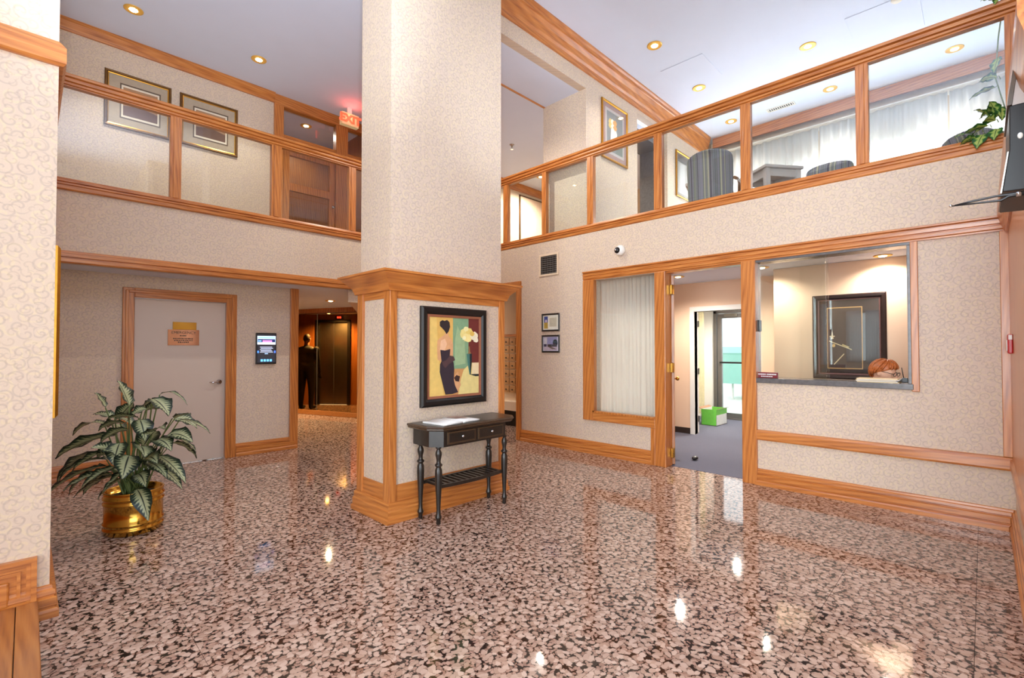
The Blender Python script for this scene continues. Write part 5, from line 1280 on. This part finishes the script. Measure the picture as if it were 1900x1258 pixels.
for s_ in (-1, 1):
    x = 6.06 + s_ * 0.17; m.capsule((x, 0.79, 0.93), (x + s_ * 0.04, 0.72, 0.74), 0.05, 0.042); m.capsule((x + s_ * 0.04, 0.72, 0.82), (x - s_ * 0.06, 0.52, 0.815), 0.04, 0.028); hand(m, (x - s_ * 0.06, 0.52, 0.815), (-s_ * 0.2, -1, -0.05), 1)
    m.capsule((6.08 + s_ * 0.09, 0.80, 0.52), (6.07 + s_ * 0.10, 0.42, 0.50), 0.085, 0.06); m.capsule((6.07 + s_ * 0.10, 0.42, 0.50), (6.07 + s_ * 0.10, 0.42, 0.09), 0.06, 0.04); m.capsule((6.07 + s_ * 0.10, 0.43, 0.045), (6.07 + s_ * 0.10, 0.28, 0.04), 0.04, 0.034)
body('body', m, person_mat('receptionist_skin_and_blouse', 1.0, RGB(236, 182, 150), RGB(70, 60, 80), RGB(40, 40, 50), 0.6), e, 0.007)
HR = plain('orange_hair', RGB(206, 112, 52), 0.45, 0, 0.3, 70)
m = MB(); rings = []
for i in range(11):
    a_ = math.radians(100) * i / 10; ring_ = []
    for j in range(28):
        b_ = 2 * PI * j / 28; back = (1 - math.sin(b_)) / 2         # b=90deg is the face side
        aa = a_ * (0.62 + 0.62 * back)
        wob = 1 + 0.035 * math.sin(j * 2.7 + i)
        ring_.append(hp(0.088 * wob * math.sin(aa) * math.cos(b_), 0.112 * wob * math.sin(aa) * math.sin(b_) - 0.008, 0.122 * wob * math.cos(aa) + 0.004))
    rings.append(ring_)
m.loft(rings, 0, True, cap=False)
RH = random.Random(5)
for k in range(70):
    b_ = RH.uniform(0, 2 * PI); back = (1 - math.sin(b_)) / 2; top = RH.uniform(0.1, 0.5); end = RH.uniform(0.95, 1.12); tw = RH.uniform(0.15, 0.5)
    pts = []
    for q_ in range(6):
        t_ = q_ / 5; aa = math.radians(100) * (top + (end - top) * t_) * (0.62 + 0.62 * back); bb = b_ - tw * t_ * math.cos(b_)
        kk = 1.03 + 0.05 * math.sin(PI * t_)
        pts.append(hp(0.090 * kk * math.sin(aa) * math.cos(bb), 0.114 * kk * math.sin(aa) * math.sin(bb) - 0.008, 0.123 * kk * math.cos(aa) + 0.004))
    m.tube(pts, [0.004, 0.007, 0.008, 0.008, 0.006, 0.002], 6)
hr = m.build('hair', HR, e); sd = hr.modifiers.new('thickness', 'SOLIDIFY'); sd.thickness = 0.014; sd.offset = -1
m = MB()
for s_ in (-1, 1):
    m.tube([hp(s_ * 0.033 + 0.026 * math.cos(2 * PI * k / 12), 0.108, 0.005 + 0.019 * math.sin(2 * PI * k / 12)) for k in range(13)], 0.0025, 6); m.tube([hp(s_ * 0.06, 0.106, 0.01), hp(s_ * 0.079, 0.06, 0.012), hp(s_ * 0.08, -0.005, 0.008)], 0.0025, 6)
m.tube([hp(-0.008, 0.11, 0.01), hp(0.008, 0.11, 0.01)], 0.0025, 6); m.build('glasses', BLACK, e)
e = thing('office_chair', 'black office chair under the receptionist', 'chair', (6.08, 0.85, 0))
m = MB(); m.box(5.86, 0.62, 0.37, 6.30, 1.05, 0.43); m.build('seat', BLACK, e, bevel=0.02, seg=3)
m = MB(); m.box(5.90, 1.03, 0.50, 6.26, 1.08, 0.86); m.build('backrest', BLACK, e, bevel=0.02, seg=3)
m = MB(); m.tube([(6.08, 0.85, 0.06), (6.08, 0.85, 0.37)], 0.025, 10); m.tube([(6.08, 0.95, 0.40), (6.08, 1.09, 0.42), (6.08, 1.09, 0.6)], 0.015, 8); m.build('post', CHROME, e)
for k in range(5):
    a_ = 2 * PI * k / 5; m = MB(); m.tube([(6.08, 0.85, 0.08), (6.08 + 0.26 * math.cos(a_), 0.85 + 0.26 * math.sin(a_), 0.05)], [0.022, 0.014], 8); m.ell((6.08 + 0.27 * math.cos(a_), 0.85 + 0.27 * math.sin(a_), 0.028), 0.025, 0.025, 0.024, 10, 8); m.build('base_arm', BLACK, e)

# man by the elevator, seen only in the bronze mirror; faces the elevator (-X)
mx, my = 3.45, 11.02
e = thing('person', 'person in dark clothes standing before the elevator, seen in the bronze mirror', 'person', (mx, my, 0))
m = MB()
def mp(f, s_, z): return (mx - f, my + s_, z)
m.ell(mp(0.015, 0, 1.66), 0.095, 0.075, 0.118); m.ell(mp(0.04, 0, 1.60), 0.06, 0.055, 0.07); m.capsule(mp(0.10, 0, 1.665), mp(0.118, 0, 1.63), 0.011, 0.016, 10)
for s_ in (-1, 1): m.ell(mp(0.0, s_ * 0.076, 1.655), 0.022, 0.012, 0.032); m.ell(mp(0.095, s_ * 0.032, 1.672), 0.01, 0.014, 0.01)
m.ell(mp(0.09, 0, 1.595), 0.012, 0.025, 0.010)
m.capsule(mp(0, 0, 1.56), mp(-0.01, 0, 1.44), 0.055, 0.062)
m.ell(mp(0, 0, 1.38), 0.14, 0.25, 0.12); m.ell(mp(0.0, 0, 1.22), 0.16, 0.235, 0.21); m.ell(mp(0, 0, 1.02), 0.15, 0.21, 0.17)
for s_ in (-1, 1):
    m.capsule(mp(0, s_ * 0.235, 1.41), mp(-0.01, s_ * 0.295, 1.12), 0.07, 0.052); m.capsule(mp(-0.01, s_ * 0.295, 1.12), mp(0.06, s_ * 0.29, 0.87), 0.045, 0.03); hand(m, mp(0.06, s_ * 0.29, 0.87), (-0.15, 0.0, -1), -1)
    m.capsule(mp(0, s_ * 0.09, 0.95), mp(0.01, s_ * 0.12, 0.52), 0.118, 0.08); m.capsule(mp(0.01, s_ * 0.12, 0.52), mp(-0.02, s_ * 0.125, 0.09), 0.078, 0.052); m.capsule(mp(-0.03, s_ * 0.12, 0.045), mp(0.15, s_ * 0.135, 0.038), 0.044, 0.036)
body('body', m, person_mat('man_skin_and_clothes', 1.52, RGB(214, 150, 110), RGB(26, 30, 28), RGB(16, 15, 18), 0.98), e, 0.009)
m = MB(); rings = []
for i in range(9):
    a_ = math.radians(105) * i / 8; ring_ = []
    for j in range(24):
        b_ = 2 * PI * j / 24; back = (1 + math.cos(b_)) / 2; aa = a_ * (0.45 + 0.65 * back)
        ring_.append((mx - 0.012 + 0.101 * math.sin(aa) * math.cos(b_), my + 0.081 * math.sin(aa) * math.sin(b_), 1.66 + 0.124 * math.cos(aa)))
    rings.append(ring_)
m.loft(rings, 0, True, cap=False); hr = m.build('hair', plain('dark_short_hair', RGB(52, 38, 30), 0.6, 0, 0.2, 60), e); sd = hr.modifiers.new('thickness', 'SOLIDIFY'); sd.thickness = 0.006; sd.offset = -1
e = thing('travel_bag', 'tan bag standing on the floor beside the reflected person', 'bag', (3.6, 11.55, 0))
m = MB(); m.ell((3.6, 11.55, 0.20), 0.14, 0.24, 0.20, 20, 12); m.v = [(x, y, max(z, 0.001)) for x, y, z in m.v]; m.build('body', paint(190, 150, 90), e)
m = MB(); m.tube([(3.6, 11.43, 0.36), (3.6, 11.46, 0.50), (3.6, 11.55, 0.54), (3.6, 11.64, 0.50), (3.6, 11.67, 0.36)], 0.012, 8); m.build('handle', paint(90, 60, 36), e)

# ---- vestibule things
e = thing('cardboard_box', 'open green and white cardboard box on the vestibule floor', 'box', (9.15, 3.66, 0))
GB, WB, CB = paint(112, 200, 70), paint(238, 240, 236), paint(176, 130, 96)
m = MB(); x0, x1, y0, y1, z1 = 8.93, 9.43, 3.52, 3.80, 0.30
m.box(x0, y0, 0.004, x1, y0 + 0.005, z1, 1); m.box(x0, y1 - 0.005, 0.004, x1, y1, z1, 1); m.box(x0, y0, 0.004, x0 + 0.005, y1, z1, 0); m.box(x1 - 0.005, y0, 0.004, x1, y1, z1, 0); m.box(x0, y0, 0.004, x1, y1, 0.01, 2)
m.build('box_body', [GB, WB, CB], e)
m = MB(); m.box(x0 - 0.002, y0 - 0.002, 0.20, x1 + 0.002, y0, z1); m.box(x0 - 0.002, y0, 0.24, x0, y1, z1); m.build('green_band', GB, e)
for yy, dy in ((y0, -0.06), (y1, 0.06)):
    m = MB(); m.obox(((x0 + x1) / 2, yy + dy / 2, z1 + 0.015), ((x1 - x0) / 2, 0, 0), (0, dy / 2, 0.012), (0, 0.0, 0.002)); m.build('flap', CB, e)
m = MB(); m.ell((6.05, 2.66, 0.03), 0.06, 0.035, 0.025, 16, 8); m.v = [(x, y, max(z, 0.0035)) for x, y, z in m.v]; tag(m.build('door_stop', BLACK), 'small black door stop on the office carpet by the open door', 'door stop')
m = MB()
for k in range(4):
    yy = 4.06 + k * 0.045; m.box(9.62, yy, 0.5 if k % 2 else 0.45, 9.66, yy + 0.035, 2.35)
e = thing('blind_stack', 'gathered cream vertical blinds beside the exterior door', 'blind', (9.64, 4.15, 0.5))
for k in range(4):
    mm = MB(); yy = 4.02 + k * 0.05; mm.box(9.60, yy, 0.12, 9.604, yy + 0.046, 2.40); mm.build('slat', paint(232, 222, 178), e)
mm = MB(); mm.box(9.58, 4.0, 2.40, 9.64, 4.24, 2.44); mm.build('head_rail', WHITE, e)

# ---- mailboxes
e = thing('mailbox_bank', 'bank of small wooden mailboxes seen past the pillar', 'mailboxes', (6.39, 6.3, 0.6))
m = MB(); m.box(6.375, 5.84, 0.60, 6.399, 6.84, 1.66); m.build('back_panel', paint(236, 214, 180), e)
m = MB(); m.box(6.33, 5.82, 1.655, 6.399, 6.86, 1.70); m.build('top_trim', OY, e)
mbd = plain('mailbox_oak', RGB(206, 158, 104), 0.4, 0, 0.2, 14)
first = None
for r in range(7):
    for c_ in range(6):
        y0, z0 = 5.86 + c_ * 0.162, 0.612 + r * 0.148
        if first is None:
            m = MB(); m.box(6.355, 0, 0, 6.376, 0.140, 0.130); first = m.build('mailbox_door', mbd, e, bevel=0.003)
            m = MB(); m.tube([(6.345, 0.07, 0.055), (6.356, 0.07, 0.055)], 0.014, 10); lk = m.build('lock', BLACK, first)
            o = first
        else:
            o = first.copy(); COL.objects.link(o); l2 = lk.copy(); COL.objects.link(l2); l2.parent = o
        o.location = (0, y0, z0)
e2 = thing('mail_ledge', 'cream ledge with dark recess under the mailboxes', 'ledge', (6.3, 6.3, 0))
m = MB(); m.box(6.22, 5.75, 0.30, 6.399, 6.95, 0.46); m.build('ledge_box', CREAMW, e2)
m = MB(); m.box(6.34, 5.75, 0.0, 6.399, 6.95, 0.30); m.build('recess', BLACK, e2)
